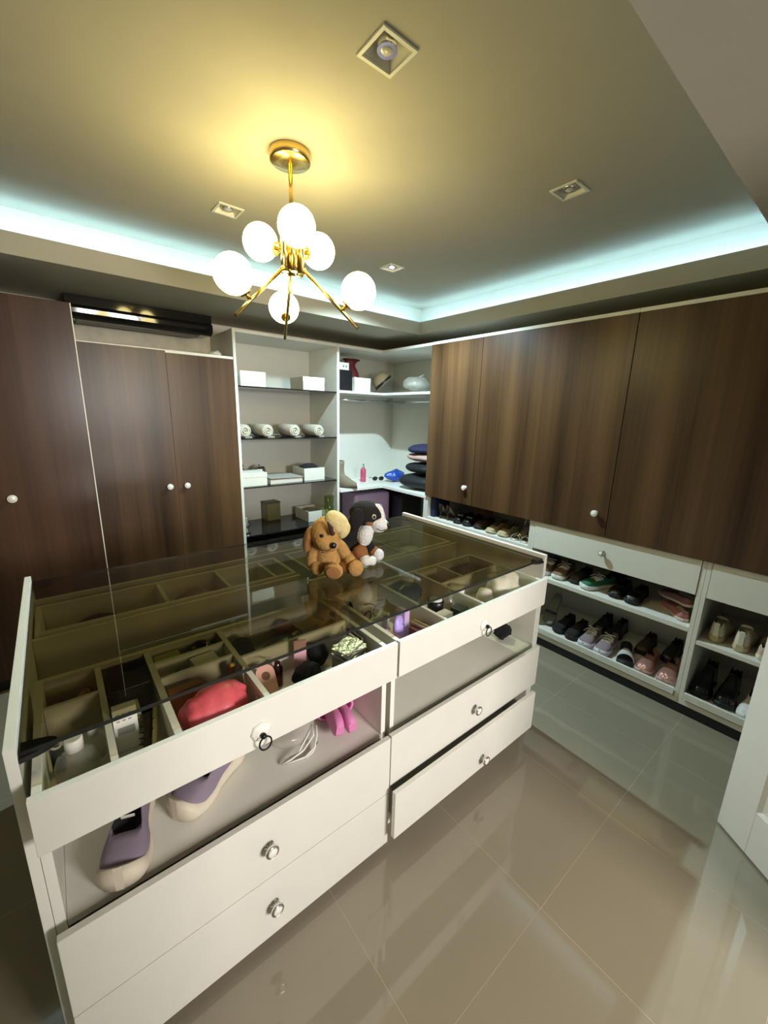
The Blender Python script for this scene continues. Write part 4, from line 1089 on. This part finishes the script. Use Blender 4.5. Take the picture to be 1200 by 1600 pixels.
place(q, (SX - .01, .600, ZS1), A(-.75, -.66) + PI)
q = shoe('flat_shoe', 'beige-soled mauve flat shoe resting on the lower pink one', 'shoe', .235, .086, .014, .055, cm('dark_mauve_leather', (.20, .09, .09), .6), bei, bei, None, False, .66, toe=.042)
place(q, (SX + .01, .605, ZS1 + .072), 0, (.06, .05, A(-.6, -.8) + PI))
# bottom trays
t = thing('sandal', 'grey sandal sole propped up at the left end of the bottom tray', 'sandal', (2.745, 1.335, ZS2 + .112), 0, None, (math.radians(55), 0, OUT))
MB().prism([(outline_w(u, .09), .12 - .24 * u) for u in TS_] + [(-outline_w(u, .09), .12 - .24 * u) for u in TS_[::-1]], 0, .014).build('sole', cm('grey_rubber', (.12, .12, .11), .7), t)
MB().tube([(-.04, -.03, .012), (-.025, -.035, .05), (.025, -.035, .05), (.04, -.03, .012)], .008, 8).build('strap', blk, t)
q = shoe('shoe', 'x', 'shoe', .25, .09, .026, .085, cm('black_suede', (.012, .011, .011), .95), blks, None, None, False)
pair(q, ((SX + .035, 1.235, OUT), (SX + .02, 1.135, OUT)), ('black suede shoe beside the propped grey sandal', 'black suede shoe left of the mauve sneakers'), ZS2)
mau = cm('mauve_grey_knit', (.25, .19, .20), .85, bump=.4, bscale=300)
q = shoe('sneaker', 'x', 'shoe', .24, .092, .034, .095, mau, cm('pale_lilac_rubber', (.62, .56, .62), .5), None, cm('white_lace', (.75, .73, .68), .8), True, .44)
pair(q, ((SX - .005, 1.030, OUT), (SX - .010, .920, OUT)), ('mauve-grey sneaker with white laces, left of its pair, in the bottom tray', 'mauve-grey sneaker with white laces, right of its pair, in the bottom tray'), ZS2)
t = thing('slide_sandal', 'black slide with a white perforated strap in the bottom tray', 'sandal', (SX - .01, .805, ZS2), A(-.9, -.3))
rings = []
for u in TS_:
    w_ = outline_w(u, .095); y = .12 - u * .24; lift = .035 * max(0, (.55 - u) / .55)
    rings.append([(-w_, y, lift), (-w_, y, .022 + lift), (w_, y, .022 + lift), (w_, y, lift)])
MB().loft(rings).build('sole', blks, t)
for i in range(3):
    rr = []
    for u in (.50 + i * .11, .54 + i * .11, .585 + i * .11):
        w_ = outline_w(u, .10); y = .12 - u * .24
        rr.append([(w_ * math.cos(a), y, .018 + .050 * math.sin(a)) for a in [PI * k / 12 for k in range(13)]] + [(w_ * .92 * math.cos(a), y, .018 + .044 * math.sin(a)) for a in [PI * k / 12 for k in range(12, -1, -1)]])
    MB().loft(rr).build('strap', whs, t)
q = shoe('shoe', 'dark brown shoe behind the white-strapped slide', 'shoe', .24, .09, .022, .09, cm('dark_brown_leather', (.050, .026, .014), .5), blks, None, None, False)
place(q, (2.93, .76, ZS2), OUT)
ros = cm('rose_gold_sequins', (.46, .23, .19), .3, .45, bump=1., bscale=120)
q = shoe('slip_on_shoe', 'x', 'shoe', .245, .095, .024, .088, ros, cm('dusty_rose_rubber', (.48, .30, .26), .6), None, None, False, .42)
pair(q, ((SX - .005, .675, OUT), (SX - .005, .560, OUT)), ('rose gold glittery slip-on in the bottom tray, left of its pair', 'rose gold glittery slip-on in the bottom tray, against the right post'), ZS2)
# narrow cabinet at the right
q = shoe('sneaker', 'x', 'shoe', .245, .094, .030, .115, cm('off_white_leather', (.60, .55, .43), .55), cm('pale_gum_rubber', (.45, .36, .20), .6), None, None, True, .44, heel_tab=cm('cream_tab', (.70, .66, .56), .6))
pair(q, ((SX + .025, .385, IN), (SX + .010, .280, IN)), ('off-white sneaker seen from the heel in the narrow cabinet, left one', 'off-white sneaker seen from the heel in the narrow cabinet, right one'), ZS4)
q = shoe('shoe', 'beige shoe behind the edge of the open door, right of the white sneakers', 'shoe', .235, .088, .02, .08, bei, cre, None, None, False)
place(q, (SX - .005, .187, ZS4), IN)
q = shoe('ankle_boot', 'x', 'boot', .26, .096, .026, .15, M['gloss_black'], blks, None, None, False, .36, toe=.075)
pair(q, ((SX + .02, .395, OUT), (SX + .02, .290, OUT)), ('glossy black boot in the bottom tray of the narrow cabinet, left one', 'glossy black boot in the bottom tray of the narrow cabinet, right one'), ZS2)
q = shoe('sneaker', 'white shoe in the bottom tray beside the open door', 'shoe', .24, .088, .028, .085, whs, whs, None, None, False)
place(q, (SX - .005, .190, ZS2), OUT)
# row seen over the island
bxo('book', 'navy book standing at the left end of the shoe row under the walnut door', 'book', 2.60, 2.80, 2.465, 2.512, ZS3, .885, cm('navy_cover', (.012, .018, .055), .6))
def pump(name, label, m, ms, L=.22, heel=.075, straps=None, closed=True):
    t = thing(name, label, 'shoe')
    def zz(u): return heel * (1 - min(1, u / .62)) ** 1.3
    rings = []
    for u in TS_:
        w_ = outline_w(u, .078) * .95; y = L / 2 - u * L
        rings.append([(-w_, y, zz(u)), (-w_, y, zz(u) + .007), (w_, y, zz(u) + .007), (w_, y, zz(u))])
    MB().loft(rings).build('sole', ms, t)
    MB().loft([[(r_ * math.cos(a), L / 2 - .022 + r_ * math.sin(a) + o_, z) for a in [k * PI / 6 for k in range(12)]] for r_, o_, z in ((.007, .006, 0), (.008, .004, heel * .4), (.018, 0, heel * .86))]).build('heel', ms, t)
    if closed:
        for lo, hi, nm in ((.0, .40, 'counter'), (.68, 1.0, 'vamp')):
            rr = []
            us = [lo + (hi - lo) * i / 7 for i in range(8)]
            for u in us:
                w_ = outline_w(u, .078); y = L / 2 - u * L
                hgt = .050 * (1 - u / .45) + .01 if nm == 'counter' else .045 * (1 - ((u - .68) / .34) ** 2) + .006
                rr.append([(w_ * math.cos(a), y, zz(u) + .006 + hgt * math.sin(a) ** (.6)) for a in [PI * k / 10 for k in range(11)]] if nm == 'vamp' or u < .04 else
                          [(w_ * (1 - .1 * k / 5), y, zz(u) + .006 + hgt * k / 5) for k in range(6)] + [(-w_ * (1 - .1 * k / 5), y, zz(u) + .006 + hgt * k / 5) for k in range(4, -1, -1)])
            if nm == 'counter':
                for side in (0, 1):
                    r2_ = [(row[:6] if side == 0 else row[5:]) for row in rr[1:]]
                    MB().loft(r2_, False, False).build(nm, m, t)
            else: MB().loft(rr, False, False).build(nm, m, t)
    if straps:
        for u, hgt in straps:
            w_ = outline_w(u, .078); y = L / 2 - u * L
            MB().tube([(w_ * math.cos(a), y, zz(u) + .004 + hgt * math.sin(a)) for a in [PI * k / 12 for k in range(13)]], .0035, 6).build('strap', m, t)
    return t
snake = mat('snakeskin', (.32, .28, .22), .5, var=.9, vscale=90); M['snakeskin'] = snake
q = pump('pump_shoe', 'x', snake, blk, .22, .085)
pair(q, ((2.715, 2.405, IN), (2.715, 2.320, IN)), ('snakeskin pump next to the navy book', 'snakeskin pump, right one of the pair'), ZS3)
q = shoe('flat_shoe', 'pink and white flat shoe behind the black spotted shoes', 'shoe', .22, .08, .016, .11, cm('pink_white_leather', (.60, .30, .30), .6), whs, None, None, False)
place(q, (2.93, 2.165, ZS3), OUT)
q = shoe('loafer', 'x', 'shoe', .24, .088, .018, .075, blk, blks, None, None, False, .5)
for i in range(3):
    MB().ell((-.02 + .02 * i, -.055, .066), (.007, .007, .004), nu=8, nv=6).build('stud', whs, q)
pair(q, ((SX - .005, 2.205, OUT), (SX - .005, 2.105, OUT)), ('black loafer with white studs, left one', 'black loafer with white studs, right one'), ZS3)
q = shoe('shoe', 'dark brown low shoe between studded loafers and beige moccasins', 'shoe', .24, .088, .018, .07, cm('dark_brown_leather', (.050, .026, .014), .5), blks, None, None, False)
place(q, (SX + .01, 1.995, ZS3), OUT)
moc = cm('beige_moccasin', (.42, .33, .20), .9); 
q = shoe('moccasin', 'x', 'shoe', .235, .092, .016, .075, moc, cm('pale_trim', (.55, .48, .33), .8), cm('brown_lining', (.16, .10, .06), .9), None, False, .70, toe=.05)
pair(q, ((SX - .015, 1.855, OUT), (SX - .015, 1.745, OUT)), ('beige moccasin in the shoe row above the island, left one', 'beige moccasin in the shoe row above the island, right one'), ZS3)
q = pump('heeled_sandal', 'x', M['chrome'], cm('silver_sole', (.50, .45, .38), .4, .3), .22, .085, [(.12, .07), (.72, .04), (.82, .035)], False)
MB().tube([(0, .10, .09), (.0, .108, .15)], .006, 6).build('heel_strap', M['chrome'], q)
pair(q, ((2.70, 1.640, OUT), (2.70, 1.555, OUT)), ('silver strappy heeled sandal near the white post, left one', 'silver strappy heeled sandal against the white post'), ZS3)

# dark shoes in the back row
q = shoe('shoe', 'x', 'shoe', .245, .09, .022, .10, blk, blks, None, None, False)
pair(q, ((2.965, 1.06, OUT), (2.965, .955, OUT)), ('black shoe in the shadow behind the left mauve-grey sneaker', 'black shoe in the shadow behind the right mauve-grey sneaker'), ZS2)
clone(q, (2.96, 1.02, ZS1), OUT, 'black shoe in the shadow behind the green sneaker')
clone(q, (2.96, .62, ZS2), OUT, 'black shoe in the shadow behind the rose gold slip-ons')

# more things under the glass and in the trays
blob('pouch', 'big black drawstring bag under the glass beside the watch case', 'pouch', (.405, 1.205, TZ), (.036, .070, .044), M['black_cloth'], .008, 22, 4)
blob('belt', 'rolled black belt under the glass in the third compartment', 'belt', (.205, 1.185, TZ), (.022, .026, .036), M['blackp'], .004, 30, 2)
cb_ = MB().tube([(.352, 1.045, .8820), (.352, 1.03, .8835), (.372, 1.015, .884), (.395, 1.04, .880), (.42, 1.06, .872), (.44, 1.085, .850), (.45, 1.09, .815)], .0022, 6).tube([(.352, 1.045, .8820), (.343, 1.04, .884), (.339, 1.03, .860), (.338, 1.00, .82), (.337, .975, .7835)], .0022, 6)
tag(cb_.build('cable', cord), 'thin white cable draped over the divider beside the pink compact', 'cable')
pp = MB().ell((0, 0, .018), (.05, .035, .018)).jitter(.014, 30, 3); zm = min(p.z for p in pp.v); pp.move((0, 0, -zm + .001))
o = pp.build('crumpled_paper', cm('pale_paper', (.60, .57, .50), .9)); place(o, (1.03, 3.30, ZD + .005)); tag(o, 'crumpled pale paper lying on top of the double-door wardrobe', 'paper')
